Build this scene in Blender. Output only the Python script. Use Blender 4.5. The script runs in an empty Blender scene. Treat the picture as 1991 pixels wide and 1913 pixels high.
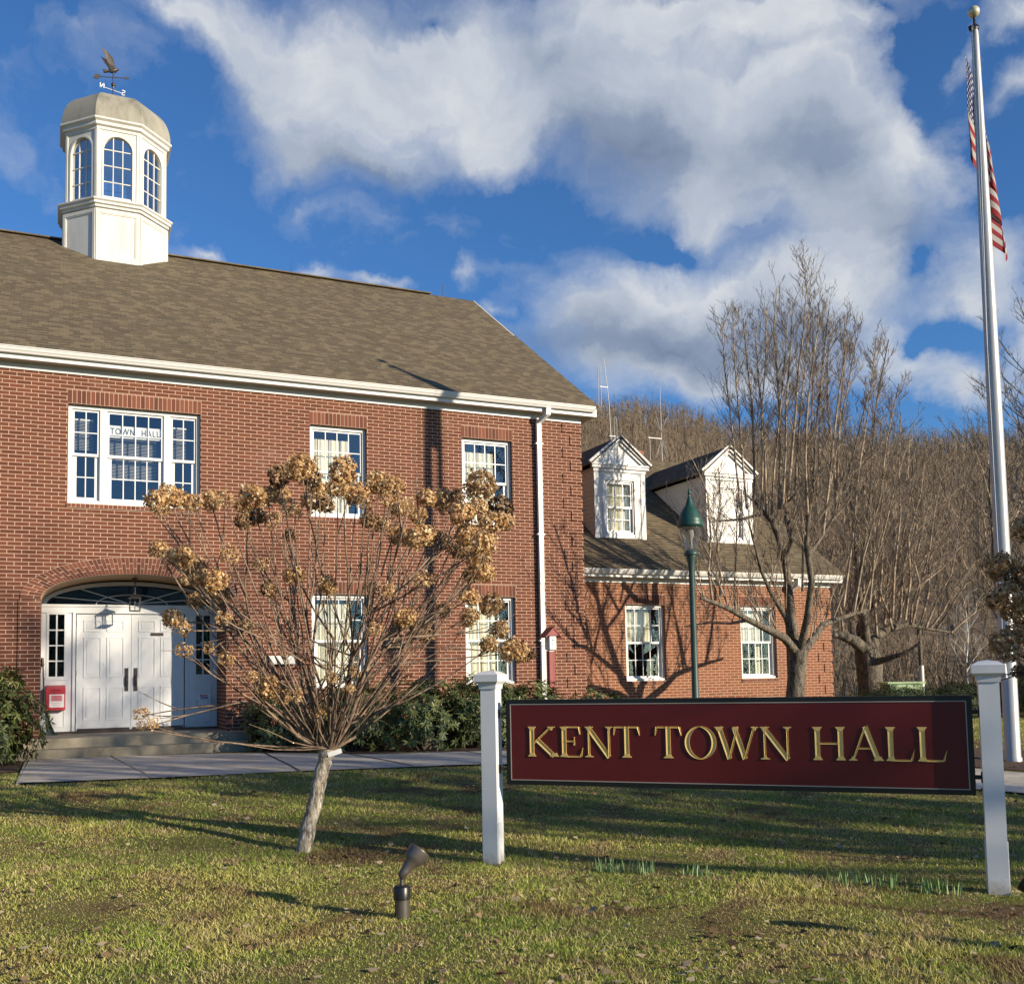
import bpy, math, random
import numpy as np
from mathutils import Vector, Matrix
rnd = random.Random(11)
sc = bpy.context.scene
COL = sc.collection
rad = math.radians
HEADS=[[-9.347,-9.414,3.08,0.087,0],[-9.215,-9.272,3.14,0.114,0],[-9.283,-9.21,3.018,0.069,0],[-9.078,-8.962,3.169,0.092,0],[-9.008,-9.276,3.101,0.083,0],[-8.802,-8.961,3.184,0.093,1],[-8.95,-10.709,2.904,0.068,0],[-8.619,-9.956,3.058,0.109,0],[-8.505,-8.936,3.151,0.08,0],[-8.407,-9.624,3.135,0.088,1],[-8.186,-9.11,3.245,0.094,0],[-8.5,-10.866,2.851,0.065,0],[-8.333,-9.745,3.296,0.098,2],[-8.338,-10.647,3.198,0.117,0],[-8.111,-10.012,3.251,0.088,1],[-8.023,-9.968,3.157,0.077,1],[-8.171,-11.311,3.055,0.106,0],[-8.081,-10.835,3.019,0.091,0],[-7.913,-10.747,2.991,0.104,0],[-7.875,-9.177,3.209,0.118,1],[-7.852,-9.471,3.11,0.082,2],[-7.914,-11.033,2.872,0.069,0],[-7.395,-9.717,3.289,0.112,0],[-7.724,-11.15,2.984,0.078,0],[-7.352,-10.166,2.994,0.082,1],[-7.781,-11.155,2.885,0.065,0],[-7.698,-11.445,2.807,0.053,1],[-8.53,-9.025,2.99,0.079,2],[-8.664,-10.515,2.801,0.067,1],[-8.56,-10.565,2.771,0.07,0],[-8.068,-8.941,2.883,0.06,2],[-8.08,-9.199,3.079,0.071,1],[-7.805,-10.749,2.779,0.075,1],[-7.265,-9.35,2.967,0.081,1],[-7.401,-10.309,2.718,0.086,0],[-7.157,-10.123,2.941,0.075,1],[-7.415,-11.073,2.927,0.081,0],[-6.791,-9.781,3.157,0.104,0],[-6.802,-10.183,3.13,0.068,2],[-6.517,-10.048,3.273,0.14,0],[-6.437,-10.317,3.027,0.112,1],[-7.066,-10.952,2.82,0.106,1],[-6.892,-10.89,2.912,0.081,1],[-6.897,-11.154,2.743,0.099,1],[-6.768,-11.151,2.749,0.079,1],[-7.567,-11.311,2.57,0.099,0],[-6.923,-10.061,2.729,0.096,2],[-6.819,-10.475,2.728,0.112,1],[-7.05,-11.373,2.529,0.097,1],[-6.696,-10.398,2.526,0.11,0],[-6.862,-10.891,2.355,0.088,1],[-6.788,-10.154,2.631,0.084,2],[-6.628,-10.042,2.425,0.073,2],[-9.33,-9.546,2.638,0.079,0],[-9.265,-9.807,2.553,0.074,0],[-9.14,-9.634,2.558,0.091,0],[-9.008,-9.294,2.512,0.098,0],[-9.087,-10.441,2.303,0.076,0],[-9.004,-8.843,2.466,0.07,0],[-9.001,-10.612,2.263,0.085,0],[-8.751,-9.237,2.289,0.088,0],[-8.957,-9.035,2.225,0.077,0],[-8.913,-10.737,2.466,0.068,0],[-8.595,-10.323,2.442,0.061,0],[-9.206,-9.42,2.04,0.081,1],[-9.213,-10.324,1.909,0.066,1],[-9.205,-10.253,1.738,0.067,1],[-9.031,-10.215,1.569,0.032,0],[-9.164,-10.05,1.484,0.036,0],[-9.262,-10.091,1.397,0.035,0],[-9.474,-9.691,1.226,0.062,0],[-9.403,-9.926,1.15,0.054,0],[-9.486,-9.873,1.133,0.039,0],[-9.079,-10.126,1.305,0.03,1],[-8.951,-10.612,1.973,0.058,0],[-8.673,-10.054,1.951,0.055,0],[-8.96,-9.936,1.754,0.055,0],[-8.876,-10.274,1.664,0.06,0],[-8.681,-10.355,1.518,0.053,0],[-8.522,-10.117,1.434,0.092,0],[-8.547,-10.032,1.342,0.063,0],[-8.389,-10.089,1.339,0.074,0],[-8.363,-10.523,1.362,0.06,0],[-8.07,-10.174,1.211,0.059,0],[-8.047,-10.447,1.497,0.051,0],[-7.829,-10.401,1.539,0.052,0],[-7.94,-10.633,1.405,0.039,0],[-8.355,-10.464,2.344,0.083,0],[-8.611,-10.69,2.194,0.062,2],[-8.12,-10.614,2.245,0.075,0],[-7.728,-10.53,2.223,0.07,0],[-7.762,-11.098,2.175,0.06,0],[-7.814,-10.935,1.873,0.059,1],[-7.501,-11.211,2.256,0.069,1],[-7.47,-10.642,1.979,0.081,0],[-7.011,-9.735,1.921,0.111,0],[-6.895,-10.017,2.088,0.068,2],[-6.898,-10.675,2.168,0.083,1],[-6.42,-10.033,2.143,0.111,0],[-6.646,-10.04,2.028,0.089,1],[-6.383,-10.143,1.912,0.089,0],[-6.734,-10.704,1.753,0.079,1],[-6.522,-10.735,1.694,0.11,0],[-6.28,-10.507,1.679,0.071,2]]
FORK=[-7.987,-9.997,0.881]
HEADS2=[[-3.201,-13.068,2.568,0.164,1],[-3.168,-13.146,2.354,0.163,1],[-3.104,-12.709,2.307,0.146,2],[-3.128,-12.888,2.195,0.126,2],[-3.185,-13.004,1.976,0.124,1],[-3.364,-12.967,2.067,0.115,0],[-3.178,-12.72,2.03,0.111,0],[-2.894,-12.903,2.156,0.144,2],[-3.208,-12.775,1.676,0.135,2],[-3.055,-12.814,1.745,0.152,0],[-2.937,-12.901,1.784,0.143,1],[-3.246,-12.867,1.602,0.108,1],[-3.08,-12.816,1.434,0.076,0],[-3.047,-12.729,1.933,0.111,1],[-2.982,-13.017,2.69,0.125,1],[-3.643,-13.677,2.673,0.149,0],[-2.779,-13.185,2.674,0.166,1],[-3.04,-13.565,2.802,0.164,0],[-2.265,-13.236,2.99,0.191,0],[-2.374,-13.514,2.767,0.179,1],[-1.622,-13.283,2.933,0.191,0],[-1.643,-13.537,2.717,0.186,0],[-1.173,-13.491,2.573,0.191,1],[-1.736,-13.953,2.246,0.16,0],[-2.681,-13.042,2.317,0.169,1],[-2.281,-13.075,2.411,0.172,0],[-2.309,-12.882,1.995,0.174,1],[-3.145,-13.271,1.718,0.144,0],[-2.01,-12.992,1.99,0.157,0],[-1.536,-13.195,2.421,0.176,1],[-1.534,-13.471,2.09,0.17,0],[-0.84,-13.288,1.803,0.179,0],[-1.642,-12.951,1.729,0.152,1],[-2.879,-13.093,1.436,0.107,0],[-1.887,-13.534,1.581,0.149,0]]
FORK2=[-2.19,-13.227,0.881]
PTRUNK=[[4.209,-1.44,0.23,0.219],[4.249,-1.524,1.104,0.192],[4.282,-1.581,1.65,0.186],[4.299,-1.612,1.956,0.197]]
PLIMBS=[[[4.27,-1.591,1.848,0.121],[3.819,-1.743,2.193,0.108],[3.279,-1.843,2.382,0.091],[2.687,-2.028,2.549,0.073],[2.168,-2.138,2.746,0.062],[1.66,-2.249,2.886,0.051],[1.33,-2.324,2.947,0.03]],[[4.249,-1.59,1.957,0.11],[4.361,-1.363,2.653,0.1],[4.469,-1.143,3.458,0.101],[4.456,-1.072,4.033,0.096],[4.382,-0.964,4.501,0.085],[4.254,-0.93,4.822,0.074],[4.086,-0.765,5.092,0.057],[4.022,-0.64,5.282,0.04]],[[4.456,-1.072,4.033,0.079],[4.275,-1.56,4.304,0.072],[4.037,-1.704,4.718,0.066],[4.014,-1.719,5.047,0.055],[4.078,-1.982,5.227,0.027]],[[4.329,-1.626,1.956,0.099],[4.19,-2.053,2.61,0.092],[4.123,-2.299,3.342,0.08],[3.95,-2.386,4.077,0.074],[3.913,-2.527,4.695,0.053],[3.917,-2.673,5.15,0.042],[3.87,-2.805,5.706,0.031],[3.925,-2.909,6.747,0.021],[4.009,-3.026,7.789,0.016],[4.042,-3.228,8.794,0.01]],[[4.37,-1.638,1.867,0.11],[4.86,-1.445,2.204,0.101],[5.179,-1.391,2.488,0.085],[5.575,-1.359,2.605,0.068],[6.028,-1.353,2.723,0.052],[6.54,-1.374,2.841,0.035]],[[4.166,-1.571,2.2,0.077],[3.909,-1.707,2.629,0.071],[3.433,-1.857,3.1,0.054],[3.041,-2.045,3.555,0.042],[2.814,-2.193,3.954,0.031],[2.714,-2.179,4.374,0.021]],[[3.991,-2.388,3.864,0.053],[4.395,-2.385,4.309,0.043],[4.705,-2.449,4.746,0.038],[4.918,-2.469,5.19,0.027],[5.13,-2.506,5.855,0.022],[5.29,-2.636,6.61,0.016],[5.459,-2.77,7.365,0.014]],[[6.028,-1.353,2.723,0.046],[6.249,-1.401,3.472,0.04],[6.438,-1.447,4.403,0.035],[6.532,-1.568,5.44,0.029],[6.563,-1.653,6.363,0.026],[6.616,-1.747,7.286,0.023],[6.714,-1.844,7.977,0.017],[6.947,-1.913,8.93,0.012]],[[4.024,-0.632,5.168,0.04],[4.027,-0.682,5.797,0.029],[3.985,-0.733,6.714,0.026],[3.955,-0.78,7.516,0.023],[3.84,-0.798,8.434,0.017],[3.756,-0.83,9.352,0.011]],[[4.213,-0.813,4.976,0.034],[4.37,-0.646,6.178,0.023],[4.357,-0.62,7.36,0.02],[4.338,-0.557,8.086,0.018],[4.251,-0.606,9.253,0.012]],[[4.286,-1.181,5.036,0.051],[4.35,-1.179,6.068,0.037],[4.317,-1.25,7.199,0.028],[4.343,-1.206,7.906,0.023],[4.257,-1.254,9.042,0.017],[4.299,-1.342,9.949,0.01]],[[4.034,-1.728,5.046,0.049],[4.104,-1.826,5.92,0.033],[4.115,-2.022,6.987,0.027],[4.154,-2.107,7.857,0.022],[4.254,-2.218,8.726,0.016],[4.361,-2.226,9.634,0.011],[4.275,-2.227,10.161,0.007]],[[3.894,-2.518,4.696,0.042],[3.573,-2.887,5.668,0.023],[3.448,-3.11,6.445,0.021],[3.436,-3.275,7.233,0.015],[3.564,-3.41,8.248,0.01],[3.577,-3.454,8.756,0.008]],[[4.395,-2.385,4.309,0.032],[4.221,-2.823,5.301,0.026],[4.148,-3.07,6.093,0.021],[4.18,-3.271,7.101,0.016],[4.248,-3.488,8.099,0.01]],[[4.705,-2.449,4.746,0.027],[5.084,-2.052,5.944,0.028],[5.019,-1.999,7.076,0.022],[5.056,-1.992,8.217,0.017],[5.19,-1.988,8.805,0.011]],[[1.66,-2.249,2.886,0.03],[1.529,-2.345,3.485,0.025],[1.499,-2.494,4.176,0.02],[1.376,-2.609,4.961,0.015],[1.132,-2.544,5.565,0.008]],[[2.168,-2.138,2.746,0.026],[2.215,-1.757,3.246,0.021],[2.195,-1.453,3.701,0.016],[1.965,-1.164,4.159,0.011]],[[2.687,-2.028,2.549,0.042],[2.537,-1.626,2.497,0.027],[2.386,-1.121,2.546,0.022],[2.064,-0.641,2.484,0.014]],[[4.024,-0.837,4.963,0.04],[3.508,-0.813,4.827,0.028],[3.14,-0.754,4.796,0.022],[2.774,-0.695,4.754,0.011]],[[2.887,-1.642,4.945,0.027],[2.868,-1.543,5.945,0.022],[2.856,-1.448,6.959,0.018],[2.819,-1.343,7.987,0.013],[2.852,-1.271,9.028,0.009]],[[3.465,-1.097,5.007,0.028],[3.39,-1.107,6.1,0.023],[3.32,-1.118,7.196,0.018],[3.251,-1.131,8.296,0.014],[3.229,-1.165,9.399,0.009]],[[3.641,-1.355,4.863,0.028],[3.72,-1.367,5.986,0.023],[3.751,-1.359,7.119,0.018],[3.884,-1.397,8.261,0.014],[3.944,-1.403,9.414,0.009]],[[3.838,-1.452,4.858,0.028],[3.751,-1.718,5.889,0.023],[3.709,-2.003,6.899,0.018],[3.652,-2.28,7.889,0.013],[3.568,-2.543,8.858,0.009]],[[3.81,-1.865,5.012,0.027],[3.758,-2.078,6.036,0.022],[3.663,-2.269,7.047,0.018],[3.637,-2.491,8.042,0.013],[3.571,-2.693,9.023,0.008]],[[4.371,-2.205,4.768,0.027],[4.557,-2.164,5.746,0.023],[4.682,-2.098,6.741,0.018],[4.833,-2.043,7.752,0.014],[4.996,-1.996,8.779,0.009]],[[4.419,-2.371,4.528,0.027],[4.684,-2.404,5.543,0.022],[4.93,-2.43,6.573,0.018],[5.194,-2.465,7.616,0.013],[5.469,-2.506,8.673,0.009]],[[5.227,-1.993,2.842,0.028],[5.533,-2.015,4.293,0.023],[5.786,-2.016,5.773,0.019],[6.13,-2.06,7.278,0.014],[6.413,-2.078,8.812,0.009]],[[5.247,-2.271,2.713,0.027],[5.312,-2.569,3.899,0.022],[5.492,-2.916,5.065,0.018],[5.478,-3.175,6.216,0.013],[5.576,-3.483,7.346,0.008]],[[5.822,-1.843,2.746,0.028],[5.914,-2.2,3.641,0.023],[5.965,-2.537,4.518,0.018],[5.981,-2.856,5.377,0.013],[6.041,-3.195,6.216,0.009]],[[4.592,-1.794,4.842,0.028],[4.735,-1.746,5.896,0.023],[4.837,-1.68,6.968,0.019],[4.979,-1.633,8.055,0.014],[5.074,-1.567,9.16,0.009]],[[4.552,-1.36,5.135,0.028],[4.718,-1.321,6.324,0.024],[4.911,-1.296,7.533,0.019],[5.149,-1.292,8.759,0.014],[5.301,-1.252,10.008,0.009]],[[4.915,-2.219,4.792,0.027],[4.885,-2.37,5.783,0.023],[4.854,-2.521,6.765,0.018],[4.867,-2.691,7.739,0.013],[4.807,-2.827,8.707,0.009]],[[2.717,-1.05,2.99,0.027],[2.654,-1.179,3.716,0.023],[2.515,-1.273,4.438,0.018],[2.532,-1.438,5.15,0.013],[2.422,-1.544,5.858,0.009]],[[2.894,-1.336,2.753,0.027],[2.99,-1.212,3.392,0.023],[3.128,-1.109,4.042,0.018],[3.265,-1.006,4.703,0.014],[3.365,-0.887,5.376,0.009]],[[2.332,-0.664,3.069,0.028],[2.27,-0.681,3.495,0.023],[2.227,-0.706,3.921,0.018],[2.222,-0.749,4.346,0.013],[2.186,-0.778,4.77,0.009]],[[5.888,-2.052,2.789,0.028],[5.883,-2.208,3.57,0.023],[5.879,-2.363,4.344,0.018],[5.925,-2.541,5.111,0.013],[5.889,-2.682,5.873,0.009]],[[4.553,-1.499,3.203,0.028],[4.582,-1.541,4.178,0.023],[4.571,-1.566,5.158,0.018],[4.506,-1.567,6.142,0.014],[4.578,-1.629,7.128,0.009]]]
P2TRUNK=[[11.998,4.428,-0.316,0.383],[11.955,4.343,1.059,0.352],[11.92,4.312,1.67,0.383],[11.831,4.32,2.099,0.337]]
P2LIMBS=[[[11.832,4.323,2.053,0.23],[11.133,4.066,2.351,0.166],[10.576,3.977,2.498,0.119],[10.096,3.971,2.542,0.074]],[[11.915,4.285,2.051,0.23],[12.49,4.539,2.522,0.156],[13.068,4.592,2.728,0.126],[13.794,4.475,2.835,0.095],[14.385,4.436,2.723,0.056],[15.274,4.264,2.588,0.032]],[[11.775,4.345,2.1,0.184],[12.092,4.811,2.769,0.125],[12.488,4.804,3.398,0.094],[13.065,4.744,3.638,0.079],[13.792,4.617,3.878,0.056],[14.381,4.557,4.044,0.032]],[[11.859,4.307,2.098,0.168],[11.328,3.829,2.866,0.12],[11.036,3.673,3.751,0.089],[10.812,3.477,4.77,0.059],[10.66,3.433,6.249,0.037],[10.576,3.358,7.726,0.022]],[[11.948,4.3,1.669,0.153],[11.962,3.735,1.779,0.09],[12.279,3.249,1.943,0.06],[12.526,2.895,2.227,0.037]]]
P2SHOOTS=[[12.458,4.588,2.914,13.324,4.811,6.941],[12.374,4.092,2.809,12.673,3.696,7.643],[12.004,3.404,2.995,11.369,2.103,8.688],[13.047,4.138,3.047,13.727,4.045,8.909],[12.802,3.702,2.942,13.179,2.985,7.842],[13.176,3.772,2.872,14.027,3.238,7.177],[13.536,3.824,2.799,14.699,3.488,6.791],[13.592,3.685,2.714,14.912,3.154,5.959],[13.561,3.462,2.703,14.828,2.685,4.807],[13.115,4.27,3.681,14.42,4.459,6.294],[11.779,4.067,3.339,11.653,3.302,10.548],[12.062,3.938,3.486,12.162,3.166,9.641],[12.415,4.516,3.377,13.085,4.608,9.149],[11.446,3.943,3.024,10.893,2.98,9.463],[11.335,4.093,3.792,10.617,3.538,8.978],[11.764,4.846,2.458,12.012,5.201,6.612],[10.769,4.086,2.458,9.732,3.263,5.878],[11.344,5.038,2.56,11.313,5.614,5.677],[13.087,3.929,3.808,14.524,3.562,6.16],[13.075,3.517,3.85,14.193,2.755,5.1],[11.393,4.051,3.789,10.981,3.392,8.217],[12.765,4.257,3.208,13.825,4.142,7.174],[13.123,4.325,2.902,14.732,4.265,6.928],[13.312,3.041,2.65,13.681,1.904,4.236],[12.096,4.135,2.504,11.812,3.939,6.085],[11.708,4.404,2.747,11.56,4.212,7.669],[12.324,4.047,2.699,12.358,3.814,5.475],[12.835,3.545,2.781,12.661,3.035,5.231],[12.159,3.579,2.675,11.102,3.077,4.733],[14.241,3.331,2.544,15.293,2.965,3.765]]
FL2=[-5.342,-14.985]
CREST=[[27.1,15.67],[28.6,15.0],[31.5,15.07],[34.7,14.48],[36.9,13.49],[41.9,12.69],[45.8,12.19],[51.7,11.66]]
CL=[[0.138,0.5726,0.0741,0.034,-0.2308,0.8],[0.2077,0.545,0.1068,0.0593,-0.3544,1.1],[0.3321,0.5638,0.1371,0.0671,0.0268,1.2],[0.4641,0.5436,0.143,0.0728,-0.0328,1.2],[0.2481,0.4868,0.0923,0.0295,-0.1172,0.7],[0.3836,0.4951,0.1054,0.0297,0.1408,0.7],[0.5941,0.5113,0.1443,0.0823,-0.2633,1.25],[0.7239,0.4962,0.1218,0.0889,-0.3194,1.1],[0.6316,0.427,0.0858,0.0395,-0.2706,0.8],[0.7633,0.4196,0.1133,0.0722,-0.6715,1.0],[0.8338,0.4495,0.0541,0.0323,-0.5346,0.5],[0.8944,0.3636,0.0508,0.0417,-0.1861,0.7],[0.8596,0.5113,0.0267,0.0227,-0.2123,0.35],[0.9081,0.5264,0.0386,0.0218,-0.2407,0.7],[0.9137,0.48,0.0254,0.0227,-0.2319,0.6],[0.5266,0.3481,0.0878,0.0423,0.1589,1.1],[0.6486,0.3443,0.1294,0.0507,0.0493,1.1],[0.7555,0.3508,0.0941,0.049,-0.1287,0.9],[0.5613,0.3036,0.1328,0.0335,-0.0574,0.9],[0.6863,0.2989,0.1266,0.0374,-0.0938,0.9],[0.8168,0.2888,0.0581,0.0404,-0.4808,0.6],[0.8591,0.2562,0.0387,0.0268,-0.1332,0.8],[0.9073,0.2931,0.0372,0.0516,-0.1638,0.7],[0.8716,0.3336,0.043,0.0257,-0.1664,0.6],[0.1287,0.3981,0.0386,0.0105,-0.2234,0.55],[0.2271,0.3896,0.0303,0.0099,-0.1219,0.5],[0.2958,0.3811,0.0412,0.0101,-0.1473,0.55],[0.3815,0.3822,0.0209,0.0208,-0.0024,0.45],[0.4147,0.3469,0.0157,0.0142,-0.0146,0.35],[0.2376,0.4412,0.0407,0.0153,0.0561,0.22],[0.6484,0.5846,0.2039,0.0302,-0.1192,1.0],[0.0944,0.5818,0.029,0.0147,0.141,0.5],[0.775,0.5545,0.0571,0.0225,-0.1777,0.4],[0.4062,0.3089,0.078,0.0193,-0.0127,0.2]]
HL=[[0.8114,0.5364,0.0603,0.0264,-0.3675,0.9],[0.8271,0.4908,0.041,0.0234,-0.7155,0.5],[0.5901,0.4039,0.0664,0.0225,-0.0776,0.5],[0.3434,0.6026,0.0212,0.0113,0.0236,0.5],[0.8397,0.3036,0.044,0.0155,0.2047,0.8],[0.8978,0.4246,0.0298,0.0279,-0.2079,0.8],[0.7945,0.5658,0.0282,0.011,-0.1891,0.4],[0.676,0.4114,0.0297,0.0132,-0.4603,0.3],[0.8642,0.2734,0.0129,0.0266,-0.1414,0.0],[0.8295,0.3664,0.0268,0.0172,-0.1609,0.5]]
SH=[[0.5672,0.4842,0.171,0.0635,-0.2149,1.0],[0.2788,0.4757,0.1189,0.0342,-0.0963,0.8],[0.7412,0.4525,0.096,0.0584,-0.4942,0.7],[0.5874,0.321,0.1676,0.0425,0.02,1.0],[0.7113,0.3197,0.0963,0.0414,-0.1062,0.8],[0.491,0.5586,0.1058,0.0397,-0.045,0.45],[0.8083,0.3913,0.0684,0.0426,-0.5085,0.5],[0.4582,0.3079,0.0779,0.0289,-0.0278,0.6]]

# ------------------------------------------------------------------ helpers
def height(x, y):
    t = min(1.0, max(0.0, (y + 12) / 7.5))
    return .3 * t * t * (3 - 2 * t)
def heightn(x, y):
    t = np.clip((y + 12) / 7.5, 0, 1)
    return .3 * t * t * (3 - 2 * t)

class MB:
    """collects faces, links them as ONE mesh object"""
    def __init__(s):
        s.v = []; s.f = []; s.uv = []; s.m = []; s.t = []; s.sm = []
    def face(s, pts, m=0, uv=None, t=None, smooth=False):
        n = len(s.v); s.v += [tuple(p) for p in pts]
        s.f.append(tuple(range(n, n + len(pts)))); s.uv.append(uv); s.m.append(m)
        s.t.append(rnd.random() if t is None else t); s.sm.append(smooth)
    def grid(s, rows, m=0, closed=False, smooth=True, t=None, uvs=None):
        n = len(s.v); w = len(rows[0])
        for r in rows: s.v += [tuple(p) for p in r]
        tt = rnd.random() if t is None else t
        for i in range(len(rows) - 1):
            for j in range(w if closed else w - 1):
                k = (j + 1) % w
                s.f.append((n + i*w + j, n + i*w + k, n + (i+1)*w + k, n + (i+1)*w + j))
                s.uv.append(None if uvs is None else [uvs[i][j], uvs[i][k], uvs[i+1][k], uvs[i+1][j]])
                s.m.append(m); s.t.append(tt); s.sm.append(smooth)
    def box(s, x0, x1, y0, y1, z0, z1, m=0, t=None):
        t = rnd.random() if t is None else t
        if x1 < x0: x0, x1 = x1, x0
        if y1 < y0: y0, y1 = y1, y0
        if z1 < z0: z0, z1 = z1, z0
        a = [(x0,y0,z0),(x1,y0,z0),(x1,y1,z0),(x0,y1,z0),(x0,y0,z1),(x1,y0,z1),(x1,y1,z1),(x0,y1,z1)]
        for q in ((0,3,2,1),(4,5,6,7),(0,1,5,4),(1,2,6,5),(2,3,7,6),(3,0,4,7)):
            s.face([a[i] for i in q], m, t=t)
    def obox(s, c, ax, ay, az, m=0, t=None):
        """oriented box: centre, three half-axis vectors"""
        t = rnd.random() if t is None else t
        c = Vector(c); ax = Vector(ax); ay = Vector(ay); az = Vector(az)
        a = [c + ax*i + ay*j + az*k for k in (-1, 1) for i, j in ((-1,-1),(1,-1),(1,1),(-1,1))]
        for q in ((0,3,2,1),(4,5,6,7),(0,1,5,4),(1,2,6,5),(2,3,7,6),(3,0,4,7)):
            s.face([a[i] for i in q], m, t=t)
    def bar(s, p, q, w, h=None, m=0, up=(0,0,1)):
        p = Vector(p); q = Vector(q); d = q - p; L = d.length; d /= L
        u = Vector(up)
        if abs(d.dot(u)) > .95: u = Vector((0,1,0))
        a = d.cross(u).normalized(); b = a.cross(d)
        s.obox((p+q)/2, d*L/2, a*w/2, b*(h or w)/2, m)
    def prism(s, pts, y0, y1, m=0):
        """polygon in xz extruded along y"""
        n = len(pts)
        s.face([(x, y0, z) for x, z in pts], m); s.face([(x, y1, z) for x, z in reversed(pts)], m)
        for i in range(n):
            a = pts[i]; b = pts[(i+1) % n]
            s.face([(b[0],y0,b[1]),(a[0],y0,a[1]),(a[0],y1,a[1]),(b[0],y1,b[1])], m)
    def lathe(s, c, prof, n=20, m=0, smooth=True, cap=True):
        rows = [[(c[0]+r*math.cos(2*math.pi*k/n), c[1]+r*math.sin(2*math.pi*k/n), c[2]+z) for k in range(n)] for r, z in prof]
        s.grid(rows, m, True, smooth)
        if cap:
            if prof[0][0] > 1e-4: s.face(rows[0][::-1], m)
            if prof[-1][0] > 1e-4: s.face(rows[-1], m)
    def tube(s, pts, rr, n=6, m=0, t=None):
        pts = [Vector(p) for p in pts]; rows = []; k = len(pts)
        if k < 2: return
        d0 = (pts[1]-pts[0]).normalized()
        a = d0.cross(Vector((.3,.9,.1))); a = a.normalized() if a.length > 1e-3 else Vector((1,0,0))
        for i, p in enumerate(pts):
            d = pts[min(i+1,k-1)] - pts[max(i-1,0)]
            if d.length < 1e-9: d = d0.copy()
            d.normalize(); a = (a - d*a.dot(d)); a.normalize(); b = d.cross(a)
            r = rr[i] if hasattr(rr, '__len__') else rr
            rows.append([p + (a*math.cos(2*math.pi*j/n) + b*math.sin(2*math.pi*j/n))*r for j in range(n)])
        s.grid(rows, m, True, n > 3, t)
        if n > 4:
            s.face(rows[0][::-1], m, t=t); s.face(rows[-1], m, t=t)
    def ngon_tube(s, c, prof, n, m=0, rot=0.0):
        """stack of regular n-gons: prof (apothem, z)"""
        k = 1/math.cos(math.pi/n)
        rows = [[(c[0]+a*k*math.cos(rot+2*math.pi*(j+.5)/n), c[1]+a*k*math.sin(rot+2*math.pi*(j+.5)/n), c[2]+z) for j in range(n)] for a, z in prof]
        s.grid(rows, m, True, False)
    def mesh(s, name, mats, uvscale=1):
        me = bpy.data.meshes.new(name)
        me.from_pydata(s.v, [], s.f)
        uvl = me.uv_layers.new(name='UVMap')
        co = np.array(s.v, dtype=np.float64); buf = np.empty((len(me.loops), 2), dtype=np.float32); k = 0
        for i, f in enumerate(s.f):
            n = len(f)
            if s.uv[i] is not None:
                for j in range(n): buf[k+j] = s.uv[i][j]
            else:
                a, b, c = co[f[0]], co[f[1]], co[f[2]]
                nn = np.abs(np.cross(b-a, c-a))
                P = co[list(f)]
                ax = int(np.argmax(nn))
                if ax == 1: buf[k:k+n, 0] = P[:,0]; buf[k:k+n, 1] = P[:,2]
                elif ax == 0: buf[k:k+n, 0] = P[:,1]; buf[k:k+n, 1] = P[:,2]
                else: buf[k:k+n, 0] = P[:,0]; buf[k:k+n, 1] = P[:,1]
            k += n
        uvl.data.foreach_set('uv', buf.ravel())
        at = me.attributes.new('t', 'FLOAT', 'FACE'); at.data.foreach_set('value', np.array(s.t, dtype=np.float32))
        me.polygons.foreach_set('use_smooth', s.sm); me.polygons.foreach_set('material_index', s.m)
        for m in (mats if isinstance(mats, (list, tuple)) else [mats]): me.materials.append(m)
        me.update()
        return me
    def build(s, name, mats, parent=None, **kw):
        return link(s.mesh(name, mats), name, parent, **kw)

def tag(o, label=None, cat=None, group=None, kind=None):
    if label: o['label'] = label
    if cat: o['category'] = cat
    if group: o['group'] = group
    if kind: o['kind'] = kind
    return o
def link(me, name, parent=None, loc=None, label=None):
    o = bpy.data.objects.new(name, me); COL.objects.link(o)
    if loc is not None: o.location = loc
    if parent is not None:
        o.parent = parent
        # meshes are written in world coordinates: undo the parent's own offset
        def world(p): return p.matrix_basis if p.parent is None else world(p.parent) @ p.matrix_parent_inverse @ p.matrix_basis
        if loc is None: o.matrix_parent_inverse = world(parent).inverted()
    if label: o['label'] = label
    return o
def thing(name, loc, label, cat, group=None):
    o = bpy.data.objects.new(name, None); COL.objects.link(o); o.location = loc; o.empty_display_size = .2
    return tag(o, label, cat, group)
def fast_mesh(name, verts, tris, mats, tvals=None):
    me = bpy.data.meshes.new(name)
    nv, nt = len(verts), len(tris); k = tris.shape[1]
    me.vertices.add(nv); me.vertices.foreach_set('co', verts.astype(np.float32).ravel())
    me.loops.add(nt*k); me.loops.foreach_set('vertex_index', tris.astype(np.int32).ravel())
    me.polygons.add(nt); me.polygons.foreach_set('loop_start', np.arange(0, nt*k, k, dtype=np.int32))
    try: me.polygons.foreach_set('loop_total', np.full(nt, k, dtype=np.int32))
    except Exception: pass
    if tvals is not None:
        at = me.attributes.new('t', 'FLOAT', 'FACE'); at.data.foreach_set('value', tvals.astype(np.float32))
    me.update(calc_edges=True); me.validate()
    for m in (mats if isinstance(mats, (list, tuple)) else [mats]): me.materials.append(m)
    return me

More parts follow.
